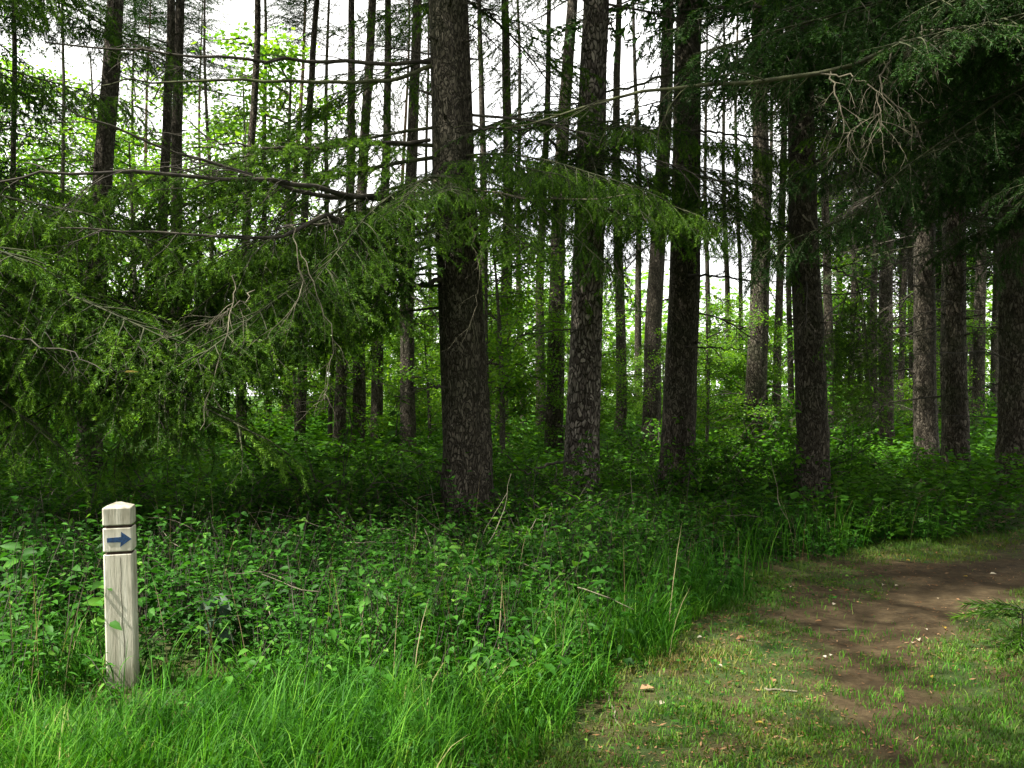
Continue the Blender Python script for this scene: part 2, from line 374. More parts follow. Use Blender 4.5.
# ------------------------------------------------------------------ branch and bough library
def poly(p0, d0, L, n, sag=0.0, wob=0.0, up_tip=0.0):
    """a bending path; sag pulls it down along its length"""
    P = [np.array(p0, float)]; d = np.array(d0, float); d /= np.linalg.norm(d)
    for i in range(1, n):
        t = i / (n - 1)
        d = d + np.array([0, 0, -sag / n + up_tip / n * (t > 0.65)]) + RNG.normal(size=3) * wob / n
        d /= np.linalg.norm(d)
        P.append(P[-1] + d * L / (n - 1))
    return np.array(P)

def on(C, t):
    s = t * (len(C) - 1); k = min(int(s), len(C) - 2); f = s - k
    return C[k] * (1 - f) + C[k + 1] * f, unit(C[k + 1] - C[k])

def build_bough(name, L=3.0, sag=0.5, rise=0.05, dens=330, nl=0.027, nw=0.0066, hang=0.35, nsec=36, nter=11, start=0.07,
                mats=None, bare=0.0, seclen=0.42):
    g = Geo()
    main = poly((0, 0, 0), (1, 0, rise), L, 12, sag, 0.25, up_tip=sag * 0.9)
    tubes(g, main, np.linspace(0.015, 0.003, 12) * (L / 3) ** 0.7, 6, 0)
    secs = []; ters = []; bares = []
    for i in range(nsec):
        t = start + (1 - start) * (i + RNG.random() * 0.7) / nsec * 0.98
        p, ax = on(main, t); sgn = 1 if i % 2 else -1
        side = np.array([0, sgn, 0.0])
        prof = min(1.0, (t - start) * 4 + 0.35) * (1 - 0.75 * t) + 0.08
        l = L * seclen * prof * RNG.uniform(0.7, 1.15)
        d = ax * 0.65 + side * RNG.uniform(0.7, 1.1) + np.array([0, 0, RNG.uniform(-0.25, 0.1)])
        c = poly(p, d, l, 8, hang * RNG.uniform(0.6, 1.5), 0.5)
        secs.append(c)
        k = max(3, int(nter * l / (L * seclen) * 1.4))
        for j in range(k):
            tt = 0.12 + 0.86 * (j + RNG.random()) / k
            q, a2 = on(c, tt); s2 = 1 if j % 2 else -1
            lat = unit(np.cross(a2, [0, 0, 1.0])) * s2
            l2 = RNG.uniform(0.12, 0.30) * (1.15 - 0.6 * tt) * (L / 3) ** 0.5
            d2 = a2 * 0.7 + lat * 0.75 + np.array([0, 0, -hang * RNG.uniform(0.2, 1.4)])
            e = poly(q, d2, l2, 5, hang * 1.5, 0.5)
            (bares if RNG.random() < bare else ters).append(e)
            if l2 > 0.17:
                for _ in range(2):
                    q3, a3 = on(e, RNG.uniform(0.2, 0.7)); l3 = l2 * 0.45
                    ters.append(poly(q3, a3 + unit(np.cross(a3, [0, 0, 1.0])) * random.choice((-.8, .8)), l3, 5, hang, 0.3))
    S = np.array(secs)
    tubes(g, S, np.tile(np.linspace(0.006, 0.0018, 8), (len(S), 1)), 4, 0)
    T = np.array(ters); tubes(g, T, np.tile(np.linspace(0.0022, 0.001, 5), (len(T), 1)), 3, 0)
    if bares:
        Bq = np.array(bares); tubes(g, Bq, np.tile(np.linspace(0.003, 0.001, 5), (len(Bq), 1)), 3, 2)
    if dens:
        needles(g, T, dens, nl, nw, 1)
        needles(g, S[:, 3:], dens * 0.7, nl, nw, 1)
    return g.mesh(name, mats or [M['green_twig'], M['needle'], M['twig']])

def build_dead(name, L=1.6, nsec=14, sag=0.25, r=0.011, mat='twig', sub=4, rise=0.0, curl=0.6):
    g = Geo()
    main = poly((0, 0, 0), (1, 0, rise), L, 10, sag, 0.7, up_tip=sag)
    tubes(g, main, np.linspace(r, r * 0.25, 10), 5, 0)
    A = []; B = []
    for i in range(nsec):
        t = RNG.uniform(0.2, 0.98); p, ax = on(main, t)
        d = ax * 0.7 + np.array([0, random.choice((-1, 1)) * RNG.uniform(0.4, 1), RNG.uniform(-0.7, 0.25)])
        c = poly(p, d, L * 0.32 * RNG.uniform(0.4, 1.1) * (1.1 - 0.6 * t), 7, 0.5, curl); A.append(c)
        for _ in range(sub):
            q, a = on(c, RNG.uniform(0.2, 0.9))
            B.append(poly(q, a + RNG.normal(size=3) * 0.6, L * 0.09 * RNG.uniform(0.5, 1.3), 5, 0.5, curl * 1.4))
    if A: tubes(g, np.array(A), np.tile(np.linspace(r * 0.4, r * 0.14, 7), (len(A), 1)), 4, 0)
    if B: tubes(g, np.array(B), np.tile(np.linspace(r * 0.2, r * 0.09, 5), (len(B), 1)), 3, 0)
    return g.mesh(name, [M[mat]])

BOUGH = [build_bough('bough', 3.2, 0.55, 0.05, bare=0.12), build_bough('bough', 2.8, 0.8, 0.15, hang=0.55, bare=0.2),
         build_bough('bough', 3.6, 0.35, -0.1, hang=0.4, nsec=34, bare=0.1), build_bough('bough', 2.4, 0.6, 0.1, nsec=24, hang=0.7, bare=0.25),
         build_bough('bough', 3.0, 0.9, 0.0, hang=0.9, nsec=28, bare=0.3)]
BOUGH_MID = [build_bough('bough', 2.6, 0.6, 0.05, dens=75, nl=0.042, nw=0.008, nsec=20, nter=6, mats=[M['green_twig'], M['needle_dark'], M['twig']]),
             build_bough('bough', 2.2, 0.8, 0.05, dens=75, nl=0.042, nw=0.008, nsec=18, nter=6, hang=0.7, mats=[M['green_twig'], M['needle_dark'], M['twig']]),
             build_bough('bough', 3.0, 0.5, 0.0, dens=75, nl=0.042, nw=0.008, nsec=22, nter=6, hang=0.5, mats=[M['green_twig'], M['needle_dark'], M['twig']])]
DEAD = [build_dead('branch', 1.3), build_dead('branch', 1.8, 18, 0.35), build_dead('branch', 0.9, 8, 0.1), build_dead('branch', 2.3, 20, 0.15, 0.014),
        build_dead('branch', 0.6, 4, 0.0, 0.008), build_dead('branch', 1.5, 12, -0.2)]
DEADFAR = [build_dead('branch', 1.5, 5, 0.2, 0.014, sub=0), build_dead('branch', 1.0, 4, 0.1, 0.012, sub=0), build_dead('branch', 2.1, 6, 0.3, 0.016, sub=0)]
LICHEN = [build_dead('twig', 0.9, 14, 0.9, 0.006, 'twig_pale', 5, curl=1.2), build_dead('twig', 0.7, 12, 1.5, 0.005, 'twig_pale', 5, curl=1.4)]

def build_crown(name, H, Rm, mat='needle_dark', per=6, seed=0, dens=32):
    """upper spruce crown: whorls of drooping boughs, base at z=0, tip at z=H"""
    g = Geo(); C = []; ax = []
    z = 0.0
    while z < H - 0.3:
        t = z / H; R = Rm * (1 - t) ** 0.8 * RNG.uniform(0.8, 1.1) + 0.25
        R *= min(1.0, 0.6 + t * 4)
        for k in range(per):
            a = RNG.random() * 2 * pi; l = R * RNG.uniform(0.6, 1.15)
            d = np.array([cos(a), sin(a), 0.12])
            m_ = poly((0, 0, z + RNG.uniform(-.2, .2)), d, l, 7, 0.6, 0.3, up_tip=0.5); ax.append(m_)
            ns = int(8 + l * 9)
            for j in range(ns):
                p, a2 = on(m_, 0.15 + 0.85 * j / ns); s = 1 if j % 2 else -1
                lat = unit(np.cross(a2, [0, 0, 1.0])) * s
                C.append(poly(p, a2 * 0.6 + lat * RNG.uniform(0.5, 1) + [0, 0, -0.5 * RNG.random()], RNG.uniform(0.25, 0.6) * (l / 2.2) ** 0.4, 4, 0.9, 0.4))
        z += 0.42
    ax = np.array(ax); tubes(g, ax, np.tile(np.linspace(0.022, 0.005, 7), (len(ax), 1)), 3, 0)
    C = np.array(C); needles(g, C, dens, 0.10, 0.028, 1, spread=0.8)
    return g.mesh(name, [M['twig'], M[mat]])
CROWN = [build_crown('crown', 12, 2.9), build_crown('crown', 12, 2.5), build_crown('crown', 12, 3.2)]

def smooth_noise(n, amp):
    a = RNG.normal(size=n); a = np.convolve(np.pad(a, 3, mode='edge'), np.ones(5) / 5, 'same')[3:-3]
    return a * amp

def build_trunk(base, top_off, H, r0, mat, curve=0.1, sides=20, knots=0, zref=6.0):
    """trunk in local space from -0.25 to H; top_off = sideways shift at the top of the frame line"""
    n = 46
    z = np.concatenate([np.linspace(-0.3, 1.0, 12), np.linspace(1.15, H, n - 12)])
    k = top_off
    xs = k[0] * z + smooth_noise(n, curve * 0.1) + curve * 0.25 * np.sin(z * 0.55 + RNG.random() * 6) - 0
    ys = k[1] * z + smooth_noise(n, curve * 0.1)
    xs -= np.interp(0, z, xs); xs -= (np.interp(zref, z, xs) - k[0] * zref) * z / zref; ys -= np.interp(0, z, ys)
    r = r0 * (1 - 0.93 * np.clip(z / H, 0, 1)) * 1.02
    flare = 1 + 0.5 * np.exp(-np.clip(z + 0.05, 0, None) / 0.28)
    P = np.stack([xs, ys, z], -1)
    th = np.arange(sides) / sides * 2 * pi
    lob = 1 + 0.045 * np.sin(th * 3 + RNG.random() * 6)[None] + 0.03 * np.sin(th * 5 + 1)[None] + RNG.normal(size=(n, sides)) * 0.018
    rootl = 1 + 0.4 * np.exp(-np.clip(z, 0, None) / 0.2)[:, None] * np.maximum(0, np.sin(th * 4 + RNG.random() * 6))[None]
    Rr = (r * flare)[:, None] * lob * rootl
    V = P[:, None, :] + Rr[..., None] * np.stack([np.cos(th), np.sin(th), np.zeros(sides)], -1)[None]
    idx = np.arange(n * sides).reshape(n, sides); a = idx[:-1]; b = idx[1:]
    Q = np.stack([a, np.roll(a, -1, 1), np.roll(b, -1, 1), b], -1).reshape(-1, 4)
    g = Geo(); g.add(V, Q=Q, smooth=True)
    # broken branch stubs
    for _ in range(knots):
        zz = RNG.uniform(0.4, min(H, 9)); a = RNG.random() * 2 * pi
        c = np.array([np.interp(zz, z, xs), np.interp(zz, z, ys), zz]); rr = np.interp(zz, z, r)
        d = np.array([cos(a), sin(a), RNG.uniform(-.2, .4)])
        p = poly(c + d * rr * 0.8, d, RNG.uniform(0.05, 0.16) + rr * 0.2, 4, 0, 0.3)
        tubes(g, p, np.array([0.022, 0.016, 0.012, 0.006]), 6)
    return g.mesh('trunk', [M[mat]]), (z, xs, ys, r)

def spruce(px, ybase_Y, wpx, pxtop, label, H=20.0, crown=8.0, dead=14, bough=(), mat='bark', near=False, crown_scale=1.0,
           deadz=(1.2, 9), name='spruce_tree', group=None, xy=None, deadlen=1.0, crown_i=None, knots=None, seedaz=None):
    Yd = ybase_Y
    if xy is None: x = (px - 512) / F * Yd
    else: x, Yd = xy
    z0 = float(gz(x, Yd))
    r0 = wpx / F * Yd / 2 * 1.04
    ztop = CAMZ + HOR / F * Yd
    k = (((pxtop - px) / F * Yd) / ztop if xy is None else random.uniform(-.01, .01), random.uniform(-0.012, 0.012))
    e = empty(name, (x, Yd, z0))
    tag(e, label, 'tree', group)
    me, (zz, xs, ys, rr) = build_trunk(None, k, H, r0, mat, curve=0.22 if Yd > 8 else 0.15, sides=24 if near else 12,
                                       knots=(30 if near else 8) if knots is None else knots, zref=ztop if xy is None else 6.0)
    obj('trunk', me, e)
    def on_trunk(z, az, inset=0.7):
        return (np.interp(z, zz, xs) + cos(az) * np.interp(z, zz, rr) * inset, np.interp(z, zz, ys) + sin(az) * np.interp(z, zz, rr) * inset, z)
    lib = DEAD if Yd < 17 else DEADFAR
    for i in range(dead):
        z = random.uniform(*deadz); az = random.uniform(0, 2 * pi)
        obj('branch', random.choice(lib), e, on_trunk(z, az), (0, random.uniform(-.25, .25), az), random.uniform(0.55, 1.1) * deadlen)
    for (z, az, tilt, s, lb) in bough:
        az = radians(az)
        obj('bough', lb, e, on_trunk(z, az), (random.uniform(-.1, .1), radians(tilt), az), s)
    if crown is not None:
        cs = (H - crown) / 12.0
        c = CROWN[random.randrange(3) if crown_i is None else crown_i]
        obj('crown', c, e, (np.interp(crown, zz, xs), np.interp(crown, zz, ys), crown), (k[1] * -1, k[0], random.uniform(0, 6)), (crown_scale, crown_scale, cs))
    return e, on_trunk

B, BM = BOUGH, BOUGH_MID
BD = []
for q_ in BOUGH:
    q2 = q_.copy(); q2.materials[1] = M['needle_dark']; BD.append(q2)  # bough copies with dark needles: upper right shade put into the colour
rb = lambda: random.choice(BOUGH)
rm = lambda: random.choice(BOUGH_MID)

def px_branch(e, pts, r0, r1, mat='twig', name='branch', nsub=10, sublen=0.5, subs=2, sag=0.4):
    """a branch that follows measured points (px, py, distance)"""
    C = np.array([at(*p) for p in pts]) - np.array(e.location)
    # resample smoothly
    m = len(C); t = np.linspace(0, m - 1, 18); k = np.minimum(t.astype(int), m - 2); f = (t - k)[:, None]
    P0 = C[np.maximum(k - 1, 0)]; P1 = C[k]; P2 = C[k + 1]; P3 = C[np.minimum(k + 2, m - 1)]
    P = 0.5 * ((2 * P1) + (-P0 + P2) * f + (2 * P0 - 5 * P1 + 4 * P2 - P3) * f ** 2 + (-P0 + 3 * P1 - 3 * P2 + P3) * f ** 3)
    P[1:-1] += RNG.normal(size=(16, 3)) * 0.012
    g = Geo(); tubes(g, P, np.linspace(r0, r1, 18), 6, 0)
    A = []; Bq = []
    for i in range(nsub):
        tt = RNG.uniform(0.15, 0.98); p, a = on(P, tt)
        lat = unit(np.cross(a, [0, 0, 1.0])) * random.choice((-1, 1))
        c = poly(p, a * 0.8 + lat * RNG.uniform(0.3, 1) + [0, 0, RNG.uniform(-0.6, 0.35)], sublen * RNG.uniform(0.4, 1.2), 7, sag, 0.9); A.append(c)
        for _ in range(subs):
            q, b = on(c, RNG.uniform(0.25, 0.95)); Bq.append(poly(q, b + RNG.normal(size=3) * 0.6, sublen * RNG.uniform(0.15, 0.45), 5, sag, 1.2))
    if A: tubes(g, np.array(A), np.tile(np.linspace(r1 * 0.9, r1 * 0.35, 7), (len(A), 1)), 4, 0)
    if Bq: tubes(g, np.array(Bq), np.tile(np.linspace(r1 * 0.5, r1 * 0.25, 5), (len(Bq), 1)), 3, 0)
    return obj(name, g.mesh(name, [M[mat]]), e)

# ------------------------------------------------------------------ the spruces
# the big trunk left of centre
T1, _ = spruce(470, 9.4, 47, 447, 'thickest dark trunked spruce left of centre, low drooping boughs on both sides', H=21, crown=6.5, dead=12, near=True, crown_i=2,
    deadz=(2.0, 6.5), bough=[
    (3.3, 185, 8, 1.15, B[2]), (3.7, 200, 4, 1.1, B[0]), (3.1, 215, 10, 1.0, B[1]), (3.9, 165, 5, 1.1, B[0]), (3.4, 240, 12, 0.85, B[4]),
    (3.0, 175, 14, 1.1, B[1]), (3.0, 195, 16, 1.2, B[4]), (3.5, 300, 8, 0.7, B[3]), (3.2, 290, 14, 0.55, B[0]), (3.4, 255, 14, 0.6, B[1]), (3.6, 320, 10, 0.8, B[1]), (3.0, 262, 12, 0.5, B[3]), (3.3, 335, 8, 0.8, B[3]), (3.5, 355, 6, 0.8, B[0]),
    (3.3, 270, 8, 0.6, B[3]), (2.7, 190, 14, 0.95, B[3]), (4.6, 130, 0, 1.0, B[1]), (5.2, 60, 0, 1.0, B[0]), (2.8, 225, 12, 0.9, B[2]), (3.0, 205, 12, 1.25, B[2]), (2.6, 180, 10, 1.2, B[4]), (2.4, 195, 10, 1.1, B[1]), (3.2, 190, 14, 1.25, B[1]), (3.4, 210, 14, 1.2, B[4]), (2.2, 170, 8, 1.0, B[3]), (2.9, 232, 14, 1.0, B[0]), (3.6, 196, 14, 1.3, B[0]), (2.5, 215, 8, 1.1, B[3]), (3.1, 160, 10, 1.2, B[0]), (3.6, 345, 10, 0.9, B[1]), (3.4, 315, 12, 0.75, B[4]), (5.9, 220, -4, 0.9, B[0]), (5.8, 340, -5, 1.0, B[2])])
px_branch(T1, [(430, 62, 9.4), (340, 62, 9.0), (256, 60, 8.6), (150, 52, 8.3), (45, 42, 8.0)], 0.022, 0.006, nsub=8, sublen=0.6)
px_branch(T1, [(432, 66, 9.3), (385, 80, 9.0), (300, 82, 8.6), (200, 80, 8.3), (120, 80, 8.1)], 0.024, 0.006, mat='mossy', nsub=8, sublen=0.5)
px_branch(T1, [(430, 140, 9.3), (350, 146, 8.8), (256, 147, 8.3), (200, 141, 8.1)], 0.020, 0.005, nsub=8)
px_branch(T1, [(432, 192, 9.3), (370, 196, 8.7), (320, 194, 8.3), (245, 172, 7.9), (160, 146, 7.7), (56, 101, 7.4)], 0.030, 0.006, nsub=16, sublen=0.7)
px_branch(T1, [(432, 205, 9.3), (360, 198, 8.6), (300, 184, 8.0), (240, 179, 7.6), (120, 172, 7.2), (40, 172, 6.9), (-10, 186, 6.8)], 0.028, 0.006, nsub=16, sublen=0.6)
px_branch(T1, [(436, 240, 9.3), (380, 250, 8.7), (330, 215, 8.2), (290, 235, 7.8), (240, 237, 7.6), (150, 232, 7.4), (60, 228, 7.2)], 0.028, 0.005, nsub=14, sublen=0.6)
px_branch(T1, [(440, 280, 9.2), (400, 285, 8.8), (340, 225, 8.3), (270, 232, 7.9)], 0.024, 0.006, nsub=10)
px_branch(T1, [(445, 388, 9.2), (430, 387, 9.0), (395, 396, 8.7)], 0.014, 0.004, nsub=4, sublen=0.3)
px_branch(T1, [(432, 180, 9.3), (470, 190, 9.0), (560, 199, 8.5), (640, 196, 8.2)], 0.016, 0.004, mat='twig_pale', nsub=14, sublen=0.5)
px_branch(T1, [(460, 120, 9.3), (500, 130, 9.2), (560, 122, 9.6)], 0.014, 0.005, nsub=6)
for (p, q, r) in [((290, 225, 6.9), (300, 300, 6.7), (250, 345, 6.6)), ((235, 275, 7.0), (228, 330, 6.9), (200, 430, 6.8)), ((300, 250, 7.2), (330, 330, 7.0), (325, 400, 7.0)),
                  ((255, 290, 6.9), (215, 320, 6.7), (150, 342, 6.6)), ((470, 220, 8.4), (480, 280, 8.3), (470, 330, 8.3)), ((430, 210, 8.8), (380, 300, 8.6), (345, 330, 8.5))]:
    px_branch(T1, [p, q, r], 0.0045, 0.0022, mat='twig_pale', name='twig', nsub=9, sublen=0.35, sag=0.8)

T2, _ = spruce(579, 11.2, 33, 596, 'spruce with pale flaking bark right of the thickest trunk', H=20, crown=7.0, dead=12, near=True, mat='bark_pale', deadz=(2.2, 7), crown_i=0,
    bough=[(4.3, 200, 10, 0.75, B[1]), (4.0, 250, 12, 0.7, B[3]), (4.1, 290, 12, 0.75, B[4]), (4.4, 320, 8, 0.8, B[3]), (3.6, 270, 14, 0.6, B[4]), (4.5, 235, 6, 0.8, B[0]), (6.0, 180, 0, 0.9, B[0]), (6.3, 225, 0, 0.9, B[2]), (3.9, 345, 12, 0.8, B[1]), (4.1, 265, 14, 0.85, B[0]), (3.8, 305, 16, 0.7, B[1]), (4.4, 275, 10, 0.9, B[3]), (3.7, 230, 16, 0.6, B[0])])
px_branch(T2, [(586, 160, 11.01), (560, 150, 10.54), (535, 128, 10.16), (500, 155, 9.69)], 0.022, 0.006, mat='mossy', nsub=8)
px_branch(T2, [(582, 330, 11.01), (550, 331, 10.82), (512, 337, 10.35)], 0.012, 0.004, nsub=4)
px_branch(T2, [(572, 462, 11.01), (550, 464, 10.54), (527, 472, 10.16), (505, 455, 9.98)], 0.018, 0.006, nsub=5, sublen=0.3)

T3, _ = spruce(673, 12.3, 33, 690, 'dark straight spruce standing second right of the thickest trunk', H=20, crown=7.5, dead=14, near=True, deadz=(2.2, 7.5), crown_i=1,
    bough=[(4.6, 190, 10, 0.8, B[1]), (4.2, 250, 12, 0.7, B[3]), (4.0, 285, 14, 0.7, B[4]), (4.5, 330, 10, 0.75, B[3]), (3.7, 310, 14, 0.6, B[4]), (4.6, 225, 6, 0.8, B[0]), (3.6, 220, 12, 0.7, B[4]), (6.6, 350, 0, 1.0, B[2]), (4.1, 5, 12, 0.7, B[1]), (4.2, 268, 14, 0.85, B[0]), (3.9, 240, 16, 0.7, B[1]), (4.4, 295, 10, 0.85, B[3]), (3.8, 340, 14, 0.6, B[0])])
px_branch(T3, [(690, 66, 12.11), (640, 85, 11.74), (590, 97, 11.37), (555, 115, 11.09)], 0.02, 0.007, mat='mossy', nsub=8)
px_branch(T3, [(688, 275, 12.11), (720, 276, 11.74), (760, 282, 11.55)], 0.018, 0.008, nsub=5)
px_branch(T3, [(688, 130, 12.11), (730, 133, 11.93), (790, 142, 11.65)], 0.018, 0.008, nsub=8)
px_branch(T3, [(686, 347, 12.11), (715, 349, 11.93), (745, 349, 11.74)], 0.014, 0.006, nsub=3, sublen=.3)

T4, _ = spruce(812, 11.4, 31, 802, 'dark thick spruce beside the trail with its base in the grass', H=20, crown=5.2, dead=16, near=True, deadz=(2.0, 5.5), crown_i=2, crown_scale=1.2,
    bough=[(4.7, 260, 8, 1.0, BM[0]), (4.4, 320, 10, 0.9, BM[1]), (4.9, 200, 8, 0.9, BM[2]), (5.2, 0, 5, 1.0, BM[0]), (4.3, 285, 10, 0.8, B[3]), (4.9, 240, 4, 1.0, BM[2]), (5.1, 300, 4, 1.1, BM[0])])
px_branch(T4, [(805, 156, 11.31), (850, 165, 11.12), (900, 175, 10.75), (960, 180, 10.57)], 0.02, 0.008, nsub=10, sublen=.6)
px_branch(T4, [(803, 215, 11.21), (830, 240, 10.75), (838, 234, 10.57)], 0.012, 0.004, mat='twig_pale', nsub=8, sublen=.5)

for (px_, py_, az__, s_) in [(856, 280, 20, .55), (850, 285, 150, .5), (862, 283, 260, .55), (858, 290, 90, .5)]:
    obj('bough', B[1], T4, at(px_, py_, 10.6) - np.array(T4.location), (0, radians(76), radians(az__)), s_)
px_branch(T4, [(810, 262, 11.4), (835, 268, 11.0), (860, 282, 10.6)], 0.014, 0.008, nsub=3)
mids = [  # px base, distance, width px, px top, label, kwargs
 (752, 18.5, 21, 757, 'grey spruce standing alone against the bright gap, left of the dark trail side spruce', dict(crown=8.5, dead=18)),
 (778, 26, 9, 780, 'slim spruce just behind the grey spruce in the bright gap', dict(crown=10, dead=12)),
 (828, 24, 10, 827, 'slim spruce close behind the dark trail side spruce on its right', dict(crown=7, dead=14)),
 (851, 30, 6, 852, 'very thin spruce with a hanging green bough, right of the dark trail side spruce', dict(crown=7.5, dead=8)),
 (887, 21, 15, 887, 'mid sized spruce midway between the trail side spruce and the right hand pair', dict(crown=7, dead=20)),
 (876, 26, 8, 878, 'slim spruce touching the mid sized spruce on its left', dict(crown=7, dead=14)),
 (927, 16, 22, 923, 'left one of the close pair of dark spruces at the right', dict(crown=5.0, dead=20, near=True)),
 (957, 15, 25, 953, 'right one of the close pair of dark spruces at the right', dict(crown=5.0, dead=20, near=True)),
 (914, 27, 9, 914, 'pale slim spruce showing just left of the close dark pair', dict(crown=7, dead=14)),
 (978, 25, 12, 982, 'slim grey spruce right of the close dark pair', dict(crown=6, dead=16)),
 (1014, 14, 32, 1018, 'broad dark spruce at the right edge of the view', dict(crown=4.6, dead=18, near=True)),
 (651, 20, 18, 668, 'spruce leaning slightly right, between the flaky trunk and the dark straight one', dict(crown=9, dead=14)),
 (620, 25, 11, 619, 'slender straight spruce just right of the flaky barked trunk', dict(crown=11, dead=12)),
 (555, 18.5, 18, 573, 'grey spruce close on the left of the flaky barked trunk', dict(crown=8, dead=14)),
 (541, 26, 10, 549, 'slim spruce second on the left of the flaky barked trunk', dict(crown=9, dead=12)),
 (502, 23, 13, 505, 'slim spruce first on the right of the thickest trunk', dict(crown=8.5, dead=14)),
 (482, 27, 10, 479, 'slim spruce half hidden by the thickest trunk on its right side', dict(crown=10, dead=8)),
 (88, 14.5, 23, 117, 'stout spruce at the left leaning to the right', dict(crown=7.5, dead=18, near=True, deadz=(1.5, 8))),
 (159, 18, 12, 173, 'left one of the twin spruces that stand close together at the left', dict(crown=9, dead=12)),
 (168, 18.6, 14, 182, 'right one of the twin spruces that stand close together at the left', dict(crown=9, dead=14)),
 (242, 21, 10, 259, 'slender spruce between the twin spruces and the row of four', dict(crown=9, dead=14)),
 (18, 21, 7, 13, 'thin spruce near the left edge of the view with shaggy twigs', dict(crown=8, dead=16)),
 (300, 23, 10, 318, 'first spruce from the left in the row left of the thickest trunk', dict(crown=11, dead=12)),
 (338, 21, 12, 352, 'second spruce from the left in the row left of the thickest trunk', dict(crown=10.5, dead=14)),
 (358, 21.5, 13, 373, 'third spruce from the left in the row left of the thickest trunk', dict(crown=11, dead=14)),
 (377, 23, 12, 388, 'fourth spruce from the left in the row left of the thickest trunk', dict(crown=11, dead=14)),
 (408, 18.5, 15, 417, 'spruce nearest on the left of the thickest trunk', dict(crown=9, dead=14)),
 (740, 29, 5, 739, 'thinnest spruce pole in the bright gap, left of the grey spruce', dict(crown=11, dead=8)),
 (840, 36, 6, 838, 'distant thin spruce right behind the trail side spruce', dict(crown=6, dead=8)),
 (905, 33, 7, 903, 'distant thin spruce in the gap left of the close dark pair', dict(crown=5, dead=10)),
 (943, 33, 7, 941, 'distant thin spruce showing between the close dark pair', dict(crown=5, dead=10)),
 (996, 32, 8, 996, 'distant thin spruce left of the broad right edge spruce', dict(crown=4, dead=10)),
 (868, 38, 6, 866, 'distant thin spruce left of the mid sized spruce', dict(crown=5, dead=8)),
]
for (pb, Yd, w, pt, lab, kw) in mids:
    right = pb > 800
    bl = []
    cr = kw.get('crown', 8)
    if pb < 800: cr += 3.5 if pb > 230 else 1.8; kw['crown'] = cr
    if right: kw['dead'] = kw.get('dead', 14) + 10; kw['deadlen'] = 1.3; cr += 0.9; kw['crown'] = cr
    for q in range(4 if right else 3):
        bl.append((random.uniform(cr - 2.6, cr + 0.5) if right else random.uniform(cr - 1.2, cr + 0.5), random.uniform(150, 390), random.uniform(0, 14), random.uniform(0.6, 1.0), rm()))
    if pb in (88, 18):
        bl += [(random.uniform(3.6, 7.5), random.uniform(100, 440), random.uniform(4, 16), random.uniform(0.5, 0.8), rm()) for _ in range(12)]
    kw.setdefault('deadz', (1.0, min(cr + 1, CAMZ + 0.42 * Yd)))
    kw.setdefault('mat', random.choice(('bark', 'bark_warm', 'bark')))
    spruce(pb, Yd, w, pt, lab, H=random.uniform(18, 22), bough=bl, **kw)
for pb in (212, 268, 322, 432, 450, 524, 600, 640, 705, 728, 765, 792, 862, 900, 935, 972, 1008, 60, 128):
    spruce(pb, random.uniform(29, 40), random.uniform(4.5, 8), pb + random.uniform(-8, 12), 'thin distant spruce pole deep in the stand among the larger trunks', H=20, crown=16 if pb < 800 else 7, dead=7, deadz=(1, 12), group='thin distant spruce poles')

# tan pine poles far back
for (pb, Yd, w, pt, lab) in [(284, 34, 8, 306, 'tan barked pine far behind the row of four spruces'), (398, 36, 6, 410, 'thin tan barked pine showing beside the thickest trunk'),
                             (196, 38, 5, 202, 'thin tan pine far behind, right of the twin spruces'), (142, 37, 6, 150, 'thin tan pine far behind, left of the twin spruces')]:
    spruce(pb, Yd, w, pt, lab, H=19, crown=13.5, dead=4, deadz=(6, 13), mat='bark_tan', name='pine_tree', crown_scale=0.7)

# the low boughs at the left edge and the shaggy ones at the right edge hang from spruces just outside
TL, _ = spruce(0, 0, 0, 0, 'spruce just past the left edge whose green boughs reach in behind the post', H=19, crown=9.0, dead=10, near=True, xy=(-5.7, 8.4), deadz=(2, 8), crown_i=1,
    bough=[(2.3, -20, -2, 1.1, B[0]), (2.7, -40, 0, 1.1, B[1]), (2.1, 0, 0, 1.0, B[3]), (2.5, 15, 0, 1.0, B[3]), (1.9, -30, -4, 1.0, B[4]), (3.0, -10, 0, 1.1, B[1]), (2.9, -60, 2, 1.0, B[2]),
           (1.7, -12, -3, 1.0, B[3]), (3.4, 20, 0, 0.9, B[0]), (2.1, -50, 0, 0.9, B[4]), (2.5, -5, 4, 1.1, B[4]), (4.3, 10, 0, 0.9, B[1]), (4.8, -20, 0, 0.9, B[3]), (5.4, 40, 0, 1.0, B[0]), (5.2, -40, -5, .9, B[0]), (5.0, -80, 0, 1.0, B[2]),
           (2.6, -28, 2, 1.15, B[0]), (2.3, -45, 0, 1.1, B[3]), (2.0, -22, -4, 1.1, B[0]), (2.9, -33, 4, 1.1, B[4]), (1.8, -38, -5, 1.0, B[3]), (3.2, -25, 4, 1.15, B[3]), (1.6, -25, -6, 1.0, B[3]), (2.2, 5, -2, 1.0, B[1]), (3.2, 8, 3, 1.1, B[4]), (1.5, -5, -6, .9, B[3]), (2.7, -16, 6, 1.2, B[2]), (3.0, -2, 4, 1.05, B[2])])
# trunk radii of the two trees given by xy are set directly
def set_trunk(e, r, H, mat='bark'):
    me, _ = build_trunk(None, (0.005, 0.0), H, r, mat, sides=24, knots=8)
    for c in list(e.children):
        if c.name.split('.')[0] == 'trunk':
            old = c.data; c.data = me; bpy.data.meshes.remove(old)
set_trunk(TL, 0.2, 19)
px_branch(TL, [(-40, 335, 6.9), (20, 338, 6.6), (65, 352, 6.4), (100, 367, 6.25), (126, 372, 6.2)], 0.006, 0.002, mat='twig', nsub=7, sublen=0.25)

